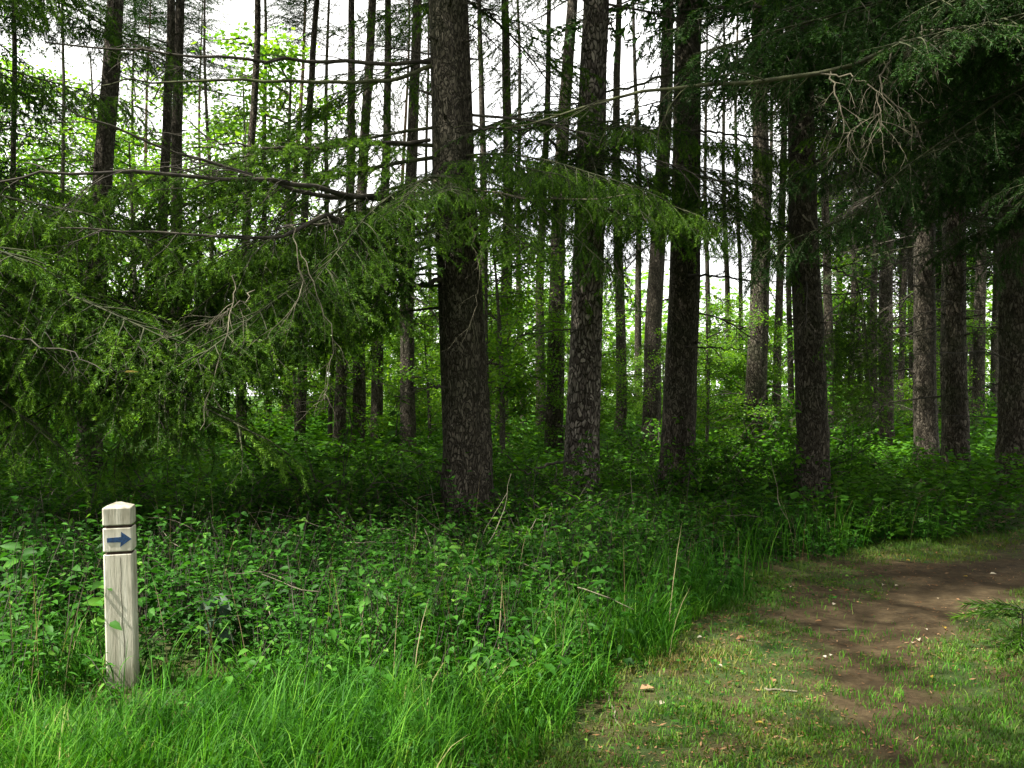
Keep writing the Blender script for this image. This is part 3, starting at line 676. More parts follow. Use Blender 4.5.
TR, _ = spruce(0, 0, 0, 0, 'spruce just past the right edge whose dark shaggy boughs fill the upper right corner', H=19, crown=5.0, dead=8, near=True, xy=(5.9, 8.8), deadz=(2.5, 6), crown_i=2, crown_scale=1.1,
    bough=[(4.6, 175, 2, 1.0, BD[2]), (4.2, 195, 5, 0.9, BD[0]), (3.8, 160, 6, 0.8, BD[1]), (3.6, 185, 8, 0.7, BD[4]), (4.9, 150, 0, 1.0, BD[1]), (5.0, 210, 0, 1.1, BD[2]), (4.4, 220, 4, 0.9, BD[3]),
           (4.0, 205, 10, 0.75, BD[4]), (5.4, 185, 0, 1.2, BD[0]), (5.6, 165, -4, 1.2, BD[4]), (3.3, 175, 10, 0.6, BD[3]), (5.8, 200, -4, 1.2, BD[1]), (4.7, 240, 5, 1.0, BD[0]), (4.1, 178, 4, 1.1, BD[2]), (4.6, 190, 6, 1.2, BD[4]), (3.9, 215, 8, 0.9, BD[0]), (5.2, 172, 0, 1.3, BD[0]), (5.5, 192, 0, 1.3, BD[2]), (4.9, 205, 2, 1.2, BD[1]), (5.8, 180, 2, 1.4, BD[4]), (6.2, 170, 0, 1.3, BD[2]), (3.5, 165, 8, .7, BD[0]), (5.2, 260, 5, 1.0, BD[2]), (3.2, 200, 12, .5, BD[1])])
set_trunk(TR, 0.2, 19)
px_branch(TR, [(1120, -60, 8.6), (945, 12, 8.0), (905, 38, 7.8), (840, 68, 7.6), (768, 80, 7.6), (690, 87, 7.7), (620, 97, 7.9), (560, 116, 8.2), (505, 128, 8.5)], 0.026, 0.007, mat='mossy', nsub=26, sublen=0.5, subs=5, sag=1.0)
for (p, q, r) in [((905, 38, 7.8), (930, 30, 7.7), (985, 30, 7.6)), ((900, 42, 7.7), (880, 85, 7.5), (915, 120, 7.4)), ((830, 72, 7.5), (842, 110, 7.4), (850, 150, 7.3)), ((820, 72, 7.5), (870, 85, 7.4), (880, 132, 7.3)),
                  ((920, 25, 7.7), (925, 60, 7.6), (910, 90, 7.5))]:
    px_branch(TR, [p, q, r], 0.008, 0.003, mat='twig_pale', name='twig', nsub=12, sublen=0.35, subs=4, sag=1.0)

# spruces added outside the frame to block sun and sky light from the stand
SH = [(-10.5, 6.8, 4.5), (-9.8, 11.5, 4.5), (-13.5, 9.5, 4.0), (-7.6, 12.0, 5.0), (-13.8, 14.0, 4.0), (-9.5, 16.5, 5.0), (-15, 19, 5.0), (-17, 12, 4.0), 
      (9.2, 8.6, 4.0), (10.5, 12.5, 4.0), (8.5, 6.0, 5.0), (6.3, 3.4, 5.5), (13, 16, 4.0), (-3.9, 0.5, 7.5), (-4.8, 5.2, 7.2), (-1.0, 0.2, 9.0), (2.6, -6.5, 2.5), (-1.5, -7.5, 2.5), (6.5, -5.0, 2.5), (9.0, -1.0, 2.5), (10, 3.0, 2.5), (0.5, -11, 2.5), (5, -10, 2.5), (11, -6, 2.5), (12.5, 6, 2.5), (14, 10, 2.5), (-8.0, 9.2, 4.5), (-11.5, 9.0, 4), (-19, 16, 3), (-17, 8, 3), (-12, 18, 4), (-8.2, -2.8, 7.0), (1.4, -3.8, 6.5), (5.5, -1.5, 6.0)]
for (x, y, cb) in SH:
    e, _ = spruce(0, 0, 0, 0, 'spruce added beyond the view so its crown shades the stand', H=random.uniform(17, 21), crown=cb, dead=4, xy=(x, y), deadz=(2, cb), group='added shade spruces around the view', crown_scale=random.uniform(0.9, 1.15))
    set_trunk(e, 0.19, 19)

# ------------------------------------------------------------------ broadleaf trees behind the stand
def build_broadleaf(H, R, nl, leaf, zlo, mat='leaf_far'):
    tg = Geo(); g = Geo()
    tr = poly((0, 0, -0.2), (0.03, 0.02, 1), H * 0.9, 14, 0, 0.25)
    tubes(tg, tr, np.linspace(0.13, 0.02, 14), 8)
    limbs = []; tips = []
    for i in range(26):
        t = RNG.uniform(0.15, 0.98); p, _ = on(tr, t); a = RNG.random() * 2 * pi
        l = R * RNG.uniform(0.5, 1.1) * (1.15 - 0.6 * abs(t - 0.5))
        c = poly(p, (cos(a), sin(a), RNG.uniform(0.1, 0.9)), l, 8, 0.35, 0.5); limbs.append(c)
        for _ in range(4):
            q, b = on(c, RNG.uniform(0.3, 0.95)); c2 = poly(q, b + RNG.normal(size=3) * 0.7, l * 0.4, 8, 0.2, 0.5); limbs.append(c2); tips.append(c2)
        tips.append(c)
    limbs = np.array(limbs); tubes(tg, limbs, np.tile(np.linspace(0.03, 0.006, 8), (len(limbs), 1)), 3)
    tips = np.array(tips)
    ci = RNG.integers(0, len(tips), nl); k = RNG.integers(2, 8, nl)
    P = tips[ci, k] + RNG.normal(size=(nl, 3)) * np.array([0.28, 0.28, 0.16])
    P = P[P[:, 2] > zlo]; n = len(P)
    D = RNG.normal(size=(n, 3)); D[:, 2] = D[:, 2] * 0.4 - 0.25
    Nn = RNG.normal(size=(n, 3)) * 0.5 + [0, 0, 1]
    leaves(g, P, D, Nn, leaf * RNG.uniform(0.7, 1.3, n), leaf * 0.62 * RNG.uniform(0.8, 1.2, n), rnd=RNG.random(n) * 0.9, simple=True)
    return tg.mesh('trunk', [M['bark_far']]), g.mesh('crown', [M[mat]])
BL = [build_broadleaf(10, 2.8, 8500, 0.15, 0.5), build_broadleaf(13, 3.4, 9500, 0.15, 0.8), build_broadleaf(8, 2.6, 9000, 0.15, 0.2), build_broadleaf(11, 2.4, 7000, 0.15, 0.6)]
def broadleaf(px, Yd, s, i, label, group):
    x = (px - 512) / F * Yd
    e = empty('broadleaf_tree', (x, Yd, 0)); tag(e, label, 'tree', group)
    a = random.uniform(0, 6)
    obj('trunk', BL[i][0], e, rot=(0, 0, a), scl=s); obj('crown', BL[i][1], e, rot=(0, 0, a), scl=s)
LT = 'tall bright green broadleaf tree filling the gaps behind the spruces at the left'
LM = 'low bright green broadleaf tree beyond the spruces in the middle'
LR = 'green broadleaf tree beyond the dark spruces at the right'
for px in range(-120, 300, 50):
    broadleaf(px + random.uniform(-14, 14), random.uniform(30, 44), random.uniform(0.95, 1.3), random.choice((0, 1, 1, 3)), LT, 'tall broadleaf trees at the left')
for px in range(300, 740, 36):
    broadleaf(px + random.uniform(-14, 14), random.uniform(30, 46), random.uniform(0.5, 0.78) * (0.55 if 680 < px < 770 else 1), random.choice((0, 2, 2, 3)), LM, 'low broadleaf trees in the middle')
for px in range(760, 1160, 42):
    broadleaf(px + random.uniform(-14, 14), random.uniform(32, 48), random.uniform(0.6, 0.95), random.choice((0, 1, 2, 3)), LR, 'broadleaf trees at the right')

# slender young broadleaf trees in the understorey
for k in range(44):
    Yd = random.uniform(16, 32); px = random.uniform(-80, 1100)
    if px > 790 and Yd < 24: continue
    lowf = 0.7 if 560 < px < 770 else 1.0
    broadleaf(px, Yd, lowf * random.uniform(0.32, 0.5), random.randrange(4), 'slender young broadleaf tree growing between the spruce trunks', 'young broadleaf trees among the spruces')
# far wood: one mass of leaves
g = Geo(); n = 70000
x = RNG.uniform(-75, 75, n); y = RNG.uniform(52, 72, n); top = 3.6 + 5.5 * vnoise(x, y, 0.12, 71) + 2 * vnoise(x, y, 0.5, 72) + np.where(x < -14, 4.0, 0)
z = RNG.random(n) ** 0.8 * top; D = RNG.normal(size=(n, 3)); D[:, 2] *= .4
leaves(g, np.stack([x, y, z], -1), D, RNG.normal(size=(n, 3)) * 0.5 + [0, -.3, 1], RNG.uniform(0.3, 0.55, n), RNG.uniform(0.2, 0.35, n), simple=True)
tag(obj('far_wood', g.mesh('far_wood', [M['leaf_far']])), 'far off green wood closing the view behind all the trunks', 'woods', kind='stuff')

# ------------------------------------------------------------------ shrubs inside the stand
def build_shrub(H, R, n_st, per, leaf, mat='shrub'):
    g = Geo(); st = []
    for i in range(n_st):
        a = RNG.random() * 2 * pi
        c = poly((0.1 * cos(a), 0.1 * sin(a), -0.05), (cos(a) * R / H, sin(a) * R / H, 1), H * RNG.uniform(0.5, 1.1), 8, 0.5, 0.5); st.append(c)
        for _ in range(3):
            q, b = on(c, RNG.uniform(0.3, 0.9)); st.append(poly(q, b + RNG.normal(size=3) * 0.8, H * 0.35, 8, 0.5, 0.6))
    st = np.array(st); tubes(g, st, np.tile(np.linspace(0.008, 0.002, 8), (len(st), 1)), 4, 1)
    N_ = len(st) * per; ci = RNG.integers(0, len(st), N_); t = RNG.uniform(0.15, 1, N_) * 7; k = np.minimum(t.astype(int), 6); f = (t - k)[:, None]
    P = st[ci, k] * (1 - f) + st[ci, k + 1] * f
    D = RNG.normal(size=(N_, 3)); D[:, 2] = D[:, 2] * 0.25 - 0.1; D = unit(D)
    P = P + D * 0.03; Nn = RNG.normal(size=(N_, 3)) * 0.35 + [0, 0, 1]
    lg = Geo()
    leaves(lg, P, D, Nn, leaf * RNG.uniform(0.6, 1.3, N_), leaf * 0.55 * RNG.uniform(0.8, 1.2, N_), rnd=RNG.random(N_))
    return g.mesh('stems', [M['twig'], M['twig']]), lg.mesh('foliage', [M[mat]])
SHR = [build_shrub(1.3, 0.8, 12, 16, 0.09), build_shrub(1.8, 0.9, 12, 18, 0.10), build_shrub(0.9, 0.7, 10, 14, 0.085), build_shrub(2.6, 1.2, 14, 20, 0.11)]
def shrub(x, y, s, i, label, group=None):
    e = empty('shrub', (x, y, float(gz(x, y)))); tag(e, label, 'shrub', group)
    a = random.uniform(0, 6); obj('stems', SHR[i][0], e, rot=(0, 0, a), scl=s); obj('foliage', SHR[i][1], e, rot=(0, 0, a), scl=s)
shrub(*gp(684, 546), 0.75, 0, 'leafy low shrub in front of the dark straight spruce')
shrub(*gp(745, 552), 0.6, 2, 'low shrub at the trail edge, left of the trail side spruce')
shrub(*gp(622, 575), 0.6, 2, 'low leafy shrub in front of the flaky barked spruce')
shrub(*gp(540, 560), 0.75, 0, 'leafy shrub close in front of the thickest trunk, on its right')
shrub(*gp(850, 540), 0.6, 2, 'low dark shrub at the trail edge, right of the trail side spruce')
for k in range(70):
    Yd = random.uniform(14, 34) if k % 3 else random.uniform(10.5, 16)
    px = random.uniform(-60, 1080); x = (px - 512) / F * Yd
    if bound(np.array(x), np.array(Yd)) > -0.8: continue
    shrub(x, Yd, random.uniform(0.6, 1.15) * (1.0 if Yd > 14 else 0.7), random.choice((0, 1, 2, 3) if Yd > 17 else (0, 1, 2)), 'leafy green shrub growing among the spruce trunks', 'shrubs among the spruces')

for k in range(60):
    Yd = random.uniform(7.6, 13.5); px = random.uniform(-40, 900); x = (px - 512) / F * Yd
    if bound(np.array(x), np.array(Yd)) > -0.9: continue
    shrub(x, Yd, random.uniform(0.42, 0.85), random.choice((0, 1, 2)), 'small leafy shrub in the shade around the nearer spruce trunks', 'small shrubs at the edge of the stand')
# ------------------------------------------------------------------ ground cover
def pts(n, y0, y1, margin=1.0, power=1.0):
    u = RNG.random(n); y = (y0 ** (1 + power) + u * (y1 ** (1 + power) - y0 ** (1 + power))) ** (1 / (1 + power))
    x = RNG.uniform(-1, 1, n) * (0.53 * y + margin)
    return x, y

def herb_layer(n_pl, y0, y1, per, hgt, leaf, simple, name_geo, power=0.6, keep=None):
    g = name_geo
    x, y = pts(n_pl, y0, y1, 1.2, power)
    b = bound(x, y); dens = vnoise(x, y, 0.8, 21)
    k = (b < -0.12) & ~((np.abs(x + 1.80) < 0.27) & (y < 4.85) & (y > 4.0)) & (RNG.random(n_pl) < 0.12 + 1.5 * dens * (0.4 + vnoise(x, y, 2.2, 24)))
    if keep is not None: k &= keep(x, y)
    x = x[k]; y = y[k]; n = len(x); z = gz(x, y)
    h = hgt * RNG.uniform(0.45, 1.25, n) * (0.35 + 0.8 * vnoise(x, y, 0.6, 22) + 0.65 * vnoise(x, y, 1.9, 23)) * np.clip((-bound(x, y)) / 1.0 + 0.35, 0.35, 1)
    lean = RNG.normal(size=(n, 2)) * 0.3
    base = np.stack([x, y, z - 0.02], -1)
    top = base + np.stack([lean[:, 0] * h, lean[:, 1] * h, h], -1)
    t = np.linspace(0, 1, 5)[None, :, None]
    st = base[:, None] * (1 - t) + top[:, None] * t + np.stack([lean[:, 0] * 0, lean[:, 1] * 0, 0.1 * h], -1)[:, None] * (t * (1 - t)) * 2
    if not simple: tubes(g, st, np.tile(np.linspace(0.0028, 0.0012, 5), (n, 1)), 3, 1)
    N_ = n * per; ci = np.repeat(np.arange(n), per); tt = RNG.uniform(0.25, 1, N_)[:, None]
    P = base[ci] * (1 - tt) + top[ci] * tt
    az = RNG.random(N_) * 2 * pi; D = np.stack([np.cos(az), np.sin(az), RNG.uniform(-0.5, 0.35, N_)], -1)
    r_ = RNG.uniform(0.0, 1.0, N_)[:, None] * h[ci][:, None] * 0.28
    P = P + unit(D) * r_
    Nn = RNG.normal(size=(N_, 3)) * 0.32 + [0, 0, 1]
    sz = leaf * RNG.uniform(0.55, 1.35, N_) * (0.8 + 0.6 * RNG.random(n)[ci])
    rb_ = np.clip(RNG.random(n)[ci] * 0.55 + RNG.random(N_) * 0.35 + 0.1 * tt[:, 0], 0, 1)
    leaves(g, P, D, Nn, sz, sz * RNG.uniform(0.42, 0.7, N_), mat=0, rnd=rb_, simple=simple)

longgrass = lambda x, y: ~((y < 5.35 + 0.35 * np.sin(x * 2)) & (RNG.random(len(x)) < 0.55))
g = Geo(); herb_layer(9500, 4.3, 10.5, 16, 0.42, 0.045, False, g, 0.7, keep=longgrass)
herb_layer(700, 5.5, 11, 12, 0.55, 0.065, False, g, 0.7, keep=lambda x, y: vnoise(x, y, 0.7, 91) > 0.5)
herb_layer(2600, 4.5, 11, 22, 0.34, 0.030, False, g, 0.7, keep=lambda x, y: vnoise(x, y, 1.1, 92) > 0.45)
# arching bramble and fern like sprays with paired leaflets
n = 420; x, y = pts(n, 4.9, 12, 1.0, 0.7); k = (bound(x, y) < -0.3); x = x[k]; y = y[k]; n = len(x)
CC = np.array([poly((x[i], y[i], float(gz(x[i], y[i]))), (RNG.normal() * .5, RNG.normal() * .5, 1), RNG.uniform(0.4, 0.95), 8, 1.3, 0.5) for i in range(n)])
tubes(g, CC, np.tile(np.linspace(0.0035, 0.0012, 8), (n, 1)), 4, 1)
for q in range(3, 8):
    for sg in (-1, 1):
        ax_ = unit(CC[:, q] - CC[:, q - 1]); lt = unit(np.cross(ax_, [0, 0, 1.0])) * sg
        for fq in (0.0, 0.5):
            pp = CC[:, q] * (1 - fq) + CC[:, q - 1] * fq
            leaves(g, pp, ax_ * 0.5 + lt + RNG.normal(size=(n, 3)) * .15, np.tile([0, 0, 1.0], (n, 1)) + RNG.normal(size=(n, 3)) * .2, 0.035 + 0.05 * RNG.random(n) * (1.3 - q / 8), 0.018 + 0.02 * RNG.random(n), rnd=np.clip(RNG.random(n) * .6 + .2, 0, 1))
# bare grey twigs lying and leaning in the growth
n = 260; x, y = pts(n, 5.2, 12, 1.0, 0.7); k = (bound(x, y) < -0.5); x = x[k]; y = y[k]
tubes(g, np.array([poly((a_, b_, float(gz(a_, b_)) + RNG.uniform(0.05, .4)), (RNG.normal(), RNG.normal(), RNG.normal() * .5 + .3), RNG.uniform(.2, .7), 7, .3, 1.0) for a_, b_ in zip(x, y)]), np.tile(np.linspace(0.004, 0.0015, 7), (len(x), 1)), 4, 2)
tag(obj('undergrowth', g.mesh('undergrowth', [M['herb'], M['twig'], M['twig_pale']])), 'dense leafy herbs and brambles carpeting the edge of the stand', 'undergrowth', kind='stuff')
g = Geo(); herb_layer(9500, 9.5, 20, 12, 0.5, 0.085, True, g, 0.5)
herb_layer(8000, 19, 48, 13, 0.7, 0.17, True, g, 0.4)
tag(obj('undergrowth', g.mesh('undergrowth', [M['shrub'], M['twig']])), 'green ground plants carpeting the forest floor between the trunks', 'undergrowth', kind='stuff')

# long grass at the left and along the trail edge
g = Geo()
n = 130000; x, y = pts(n, 2.6, 7.6, 0.8, 0.9)
b = bound(x, y)
edge = 5.3 + 1.5 * np.clip((x + 1.1) / 1.0, 0, 1) * (0.5 + vnoise(x, y, 1.5, 36)) + 0.5 * np.sin(x * 1.7 + 1) + 1.3 * np.clip(1 + b / 1.6, 0, 1)
k = (b < 0.0) & (y < edge + RNG.normal(size=n) * 0.25)
x = x[k]; y = y[k]; n = len(x); cl = vnoise(x, y, 3.0, 31)
L = (0.08 + 0.30 * RNG.random(n) ** 1.8) * (0.5 + 0.9 * cl) * np.clip(-b[k] / 0.5 + 0.5, 0.4, 1)
L *= np.where(np.hypot(x + 1.80, (y - 4.35) * 0.8) < 0.36, 0.42, 1.0)
az = vnoise(x, y, 2.2, 33) * 12 + RNG.normal(size=n) * 1.5
blades(g, np.stack([x, y, gz(x, y) - 0.01], -1), az, L, RNG.uniform(0.003, 0.0075, n), RNG.uniform(0.4, 1.5, n), rnd=np.clip(vnoise(x, y, 6.0, 35) * 0.4 + RNG.random(n) ** 1.3 * 0.65, 0, 1))
n = 420; x, y = pts(n, 2.8, 6.0, 0.6, 0.9); k = bound(x, y) < -0.1; x = x[k]; y = y[k]; n = len(x)
for q in range(7):
    az = RNG.random(n) * 2 * pi; hh = RNG.uniform(0.06, 0.22, n)
    leaves(g, np.stack([x + RNG.normal(size=n) * .03, y + RNG.normal(size=n) * .03, gz(x, y) + hh], -1), np.stack([np.cos(az), np.sin(az), RNG.uniform(-.2, .4, n)], -1), RNG.normal(size=(n, 3)) * .3 + [0, 0, 1], RNG.uniform(.02, .055, n), RNG.uniform(.010, .026, n), mat=1, rnd=RNG.random(n) * .7)
tag(obj('grass', g.mesh('long_grass', [M['grass'], M['herb']])), 'long arching bright green grass around the foot of the post', 'grass', kind='stuff')

# thin seed stems and scattered tufts in the shaded part
g = Geo()
n = 9000; x, y = pts(n, 4.8, 11.5, 0.8, 0.8); b = bound(x, y); k = (b < -0.05) & (vnoise(x, y, 0.9, 41) + 0.25 * np.exp(b) > 0.52)
x = x[k]; y = y[k]; n = len(x)
blades(g, np.stack([x, y, gz(x, y)], -1), RNG.random(n) * 2 * pi, RNG.uniform(0.2, 0.6, n), RNG.uniform(0.004, 0.007, n), RNG.uniform(0.1, 0.8, n), rnd=RNG.random(n) * 0.75)
n = 380; x, y = pts(n, 4.4, 10, 0.5, 0.8); b = bound(x, y); k = (b < 0.0) & (b > -3.5); x = x[k]; y = y[k]; n = len(x)
blades(g, np.stack([x, y, gz(x, y)], -1), RNG.random(n) * 2 * pi, RNG.uniform(0.35, 0.75, n), RNG.uniform(0.003, 0.0045, n), RNG.uniform(0.05, 0.5, n), mat=1)
tag(obj('grass', g.mesh('shade_grass', [M['grass'], M['dry']])), 'thin shaded grass and dry stems in front of the spruces', 'grass', kind='stuff')

# short turf on the trail
g = Geo()
n = 420000; x, y = pts(n, 2.6, 12.5, 1.0, 0.55); b = bound(x, y); d = dirt(x, y)
pat = vnoise(x, y, 1.4, 51) * 0.6 + vnoise(x, y, 5, 52) * 0.4
k = (b > -0.15) & (RNG.random(n) > d * 1.02) & (RNG.random(n) < np.clip((pat - 0.16) * 2.8, 0.12, 1))
k &= RNG.random(n) < np.interp(y, [3, 7, 10], [1, 0.75, 0.35])
x = x[k]; y = y[k]; b = b[k]; pt_ = pat[k]; n = len(x)
L = RNG.uniform(0.014, 0.036, n) * (0.6 + 1.1 * pt_) * (1 + 0.8 * np.exp(-np.abs(b) / 0.25))
dryp = vnoise(x, y, 1.1, 53)
blades(g, np.stack([x, y, gz(x, y)], -1), RNG.random(n) * 2 * pi, L, RNG.uniform(0.004, 0.009, n), RNG.uniform(0.4, 1.5, n), n=4, rnd=np.clip(dryp * 0.75 - 0.1 + RNG.random(n) * 0.45, 0, 1), lean=0.3)
tag(obj('grass', g.mesh('trail_turf', [M['turf']])), 'short worn turf on the trail, partly dried brown', 'grass', kind='stuff')

# greener tufts on the trail
g = Geo()
cs = [(gp(850, 640), .22, 260), (gp(785, 600), .2, 200), (gp(910, 690), .3, 420), (gp(980, 700), .45, 700), (gp(700, 720), .5, 900), (gp(620, 750), .4, 700), (gp(800, 745), .4, 500),
      (gp(1000, 660), .4, 500), (gp(655, 600), .2, 300), (gp(905, 552), .3, 220), (gp(715, 650), .3, 250), (gp(960, 760), .3, 400)]
for (c, s, n) in cs:
    n = int(n * 3.0); x = c[0] + RNG.normal(size=n) * s * 1.1; y = c[1] + RNG.normal(size=n) * s
    kk = (bound(x, y) > -0.3) & (vnoise(x, y, 7.0, 77) > 0.42); x = x[kk]; y = y[kk]; n = len(x)
    blades(g, np.stack([x, y, gz(x, y)], -1), RNG.random(n) * 2 * pi, 0.015 + 0.055 * RNG.random(n) ** 1.7, RNG.uniform(0.002, 0.005, n), RNG.uniform(0.4, 1.6, n), rnd=RNG.random(n) * 0.7 + 0.2)
n = 5200; x, y = pts(n, 2.7, 9, .5, .7); b = bound(x, y); k = (np.abs(b - 0.12) < 0.3) ; x = x[k]; y = y[k]; n = len(x); az = RNG.random(n) * 2 * pi
P = np.stack([x, y, gz(x, y) + RNG.uniform(0.01, 0.06, n)], -1)
leaves(g, P, np.stack([np.cos(az), np.sin(az), RNG.uniform(0, .4, n)], -1), RNG.normal(size=(n, 3)) * 0.3 + [0, 0, 1], RNG.uniform(0.015, 0.04, n), RNG.uniform(0.012, 0.028, n), mat=1, rnd=RNG.random(n))
tag(obj('grass', g.mesh('tufts', [M['grass'], M['herb']])), 'green grass tufts and small clover leaves scattered on the trail', 'grass', kind='stuff')

# leaf and needle litter
g = Geo()
n = 75000; x, y = pts(n, 2.7, 12.5, 1.0, 0.5); b = bound(x, y); pat = vnoise(x, y, 1.2, 61)
k = (b > -0.5) & (RNG.random(n) < np.clip(pat * 1.5 - 0.25, 0.1, 1)) & (RNG.random(n) > dirt(x, y) * 0.5); x = x[k]; y = y[k]; n = len(x); az = RNG.random(n) * 2 * pi
P = np.stack([x, y, gz(x, y) + 0.006], -1)
leaves(g, P, np.stack([np.cos(az), np.sin(az), RNG.uniform(-.05, .3, n)], -1), RNG.normal(size=(n, 3)) * 0.25 + [0, 0, 1], 0.008 + 0.04 * RNG.random(n) ** 2, RNG.uniform(0.002, 0.013, n), rnd=RNG.random(n), simple=True)
tag(obj('litter', g.mesh('litter', [M['brownleaf']])), 'brown needle and leaf litter strewn over the trail', 'litter', kind='stuff')

# ------------------------------------------------------------------ the marker post
wm, nt, out = new_mat('weathered_wood'); N = nt.nodes; K = nt.links
tc = N.new('ShaderNodeTexCoord')
def wnoise(s, scl, d=5):
    mp = N.new('ShaderNodeMapping'); mp.inputs['Scale'].default_value = scl; K.new(tc.outputs['Object'], mp.inputs['Vector'])
    n = N.new('ShaderNodeTexNoise'); n.inputs['Scale'].default_value = s; n.inputs['Detail'].default_value = d; K.new(mp.outputs[0], n.inputs['Vector']); return n
grain = wnoise(28, (1, 1, 0.06), 6); stain = wnoise(9, (1, 1, 0.45), 4); fine = wnoise(120, (1, 1, 0.1), 3)
rw = ramp(nt, [(0.3, (0.40, 0.365, 0.29)), (0.5, (0.54, 0.505, 0.41)), (0.7, (0.64, 0.61, 0.52))]); K.new(grain.outputs['Fac'], rw.inputs[0])
rs = N.new('ShaderNodeMapRange'); rs.inputs['From Min'].default_value = 0.5; rs.inputs['From Max'].default_value = 0.64; rs.inputs['To Max'].default_value = 0.6; K.new(stain.outputs['Fac'], rs.inputs['Value'])
sx = N.new('ShaderNodeSeparateXYZ'); K.new(tc.outputs['Object'], sx.inputs[0])
tp = N.new('ShaderNodeMapRange'); tp.inputs['From Min'].default_value = 0.78; tp.inputs['From Max'].default_value = 0.95; tp.inputs['To Max'].default_value = 0.45; K.new(sx.outputs['Z'], tp.inputs['Value'])
ad = N.new('ShaderNodeMath'); ad.operation = 'ADD'; ad.use_clamp = True; K.new(rs.outputs[0], ad.inputs[0]); K.new(tp.outputs[0], ad.inputs[1])
mw = N.new('ShaderNodeMix'); mw.data_type = 'RGBA'; K.new(ad.outputs[0], mw.inputs[0]); K.new(rw.outputs[0], mw.inputs[6]); mw.inputs[7].default_value = (0.12, 0.11, 0.065, 1)
bs = N.new('ShaderNodeBsdfPrincipled'); bs.inputs['Roughness'].default_value = 0.8; sp_ = N.new('ShaderNodeMapRange'); sp_.inputs['From Min'].default_value = 0.28; sp_.inputs['From Max'].default_value = 0.02; sp_.inputs['To Max'].default_value = 0.9; K.new(sx.outputs['Z'], sp_.inputs['Value'])
spm = N.new('ShaderNodeMath'); spm.operation = 'MULTIPLY'; K.new(sp_.outputs[0], spm.inputs[0]); K.new(stain.outputs['Fac'], spm.inputs[1])
mg = N.new('ShaderNodeMix'); mg.data_type = 'RGBA'; K.new(spm.outputs[0], mg.inputs[0]); K.new(mw.outputs[2], mg.inputs[6]); mg.inputs[7].default_value = (0.10, 0.11, 0.045, 1)
K.new(mg.outputs[2], bs.inputs['Base Color'])
bp = N.new('ShaderNodeBump'); bp.inputs['Strength'].default_value = 0.45; bp.inputs['Distance'].default_value = 0.004; K.new(fine.outputs['Fac'], bp.inputs['Height']); K.new(bp.outputs[0], bs.inputs['Normal']); K.new(bs.outputs[0], out.inputs[0])
M['wood'] = wm
def simple_mat(name, c, rough=0.6, c2=None, ns=40):
    m, nt, out = new_mat(name); b = nt.nodes.new('ShaderNodeBsdfPrincipled'); b.inputs['Roughness'].default_value = rough
    no = nt.nodes.new('ShaderNodeTexNoise'); no.inputs['Scale'].default_value = ns; no.inputs['Detail'].default_value = 5
    tc = nt.nodes.new('ShaderNodeTexCoord'); nt.links.new(tc.outputs['Object'], no.inputs['Vector'])
    r = ramp(nt, [(0.35, c), (0.7, c2 or c)]); nt.links.new(no.outputs['Fac'], r.inputs[0]); nt.links.new(r.outputs[0], b.inputs['Base Color'])
    nt.links.new(b.outputs[0], out.inputs[0]); return m
M['groove'] = simple_mat('groove_shade', (0.035, 0.02, 0.012), 0.9, (0.08, 0.05, 0.03))  # shade inside the saw cuts, put into the colour
M['blue'] = simple_mat('blue_paint', (0.004, 0.022, 0.07), 0.6, (0.012, 0.07, 0.19), 75)
M['crack'] = simple_mat('crack', (0.07, 0.055, 0.04), 0.95)

PX, PY = -1.872, 4.8
hw, hd = 0.066, 0.066
rings = []  # (z, inset, mat above)
zs = [(-0.25, 0.000), (0.690, 0.000), (0.694, 0.0035), (0.6945, 0.014), (0.706, 0.014), (0.7065, 0.003), (0.711, 0), (0.815, 0), (0.819, 0.0035), (0.8195, 0.014), (0.831, 0.014), (0.8315, 0.003), (0.836, 0.0), (0.910, 0.0), (0.915, 0.003)]
bv = 0.007
def ring(z, ins):
    a = hw - ins; b = hd - ins
    return [(-a + bv, -b, z), (a - bv, -b, z), (a, -b + bv, z), (a, b - bv, z), (a - bv, b, z), (-a + bv, b, z), (-a, b - bv, z), (-a, -b + bv, z)]
V = []; Qs = []; mats_ = []
for z, i in zs: V += ring(z, i)
g = Geo(); V = np.array(V)
for k_ in range(len(zs) - 1):
    q = [[k_ * 8 + j, k_ * 8 + (j + 1) % 8, (k_ + 1) * 8 + (j + 1) % 8, (k_ + 1) * 8 + j] for j in range(8)]
    Qs.append((q, 1 if zs[k_][1] >= 0.0034 and zs[k_ + 1][1] >= 0.003 and k_ < 12 else 0))
top = (len(zs) - 1) * 8
V = np.concatenate([V, [(-0.012, 0, 0.937), (0.012, 0, 0.937)]]); a, b = len(V) - 2, len(V) - 1
g.v.append(V); g.r.append(np.full(len(V), .5)); g.n = len(V)
for q, m_ in Qs: g.f4.append((np.array(q), m_, False))
g.f3.append((np.array([[top + 1, top + 2, b], [top + 2, top + 3, b], [top + 3, top + 4, b], [top + 5, top + 6, a], [top + 6, top + 7, a], [top + 7, top + 0, a]]), 0, False))
g.f4.append((np.array([[top + 0, top + 1, b, a], [top + 4, top + 5, a, b]]), 0, False))
post = obj('marker_post', g.mesh('marker_post', [M['wood'], M['groove']]), loc=(PX, PY, 0), rot=(radians(0.4), radians(1.2), radians(-2)))
post.rotation_euler = (radians(0.3), radians(-1.3), radians(12))
tag(post, 'weathered pale wooden trail post with two saw grooves and a blue arrow', 'post')
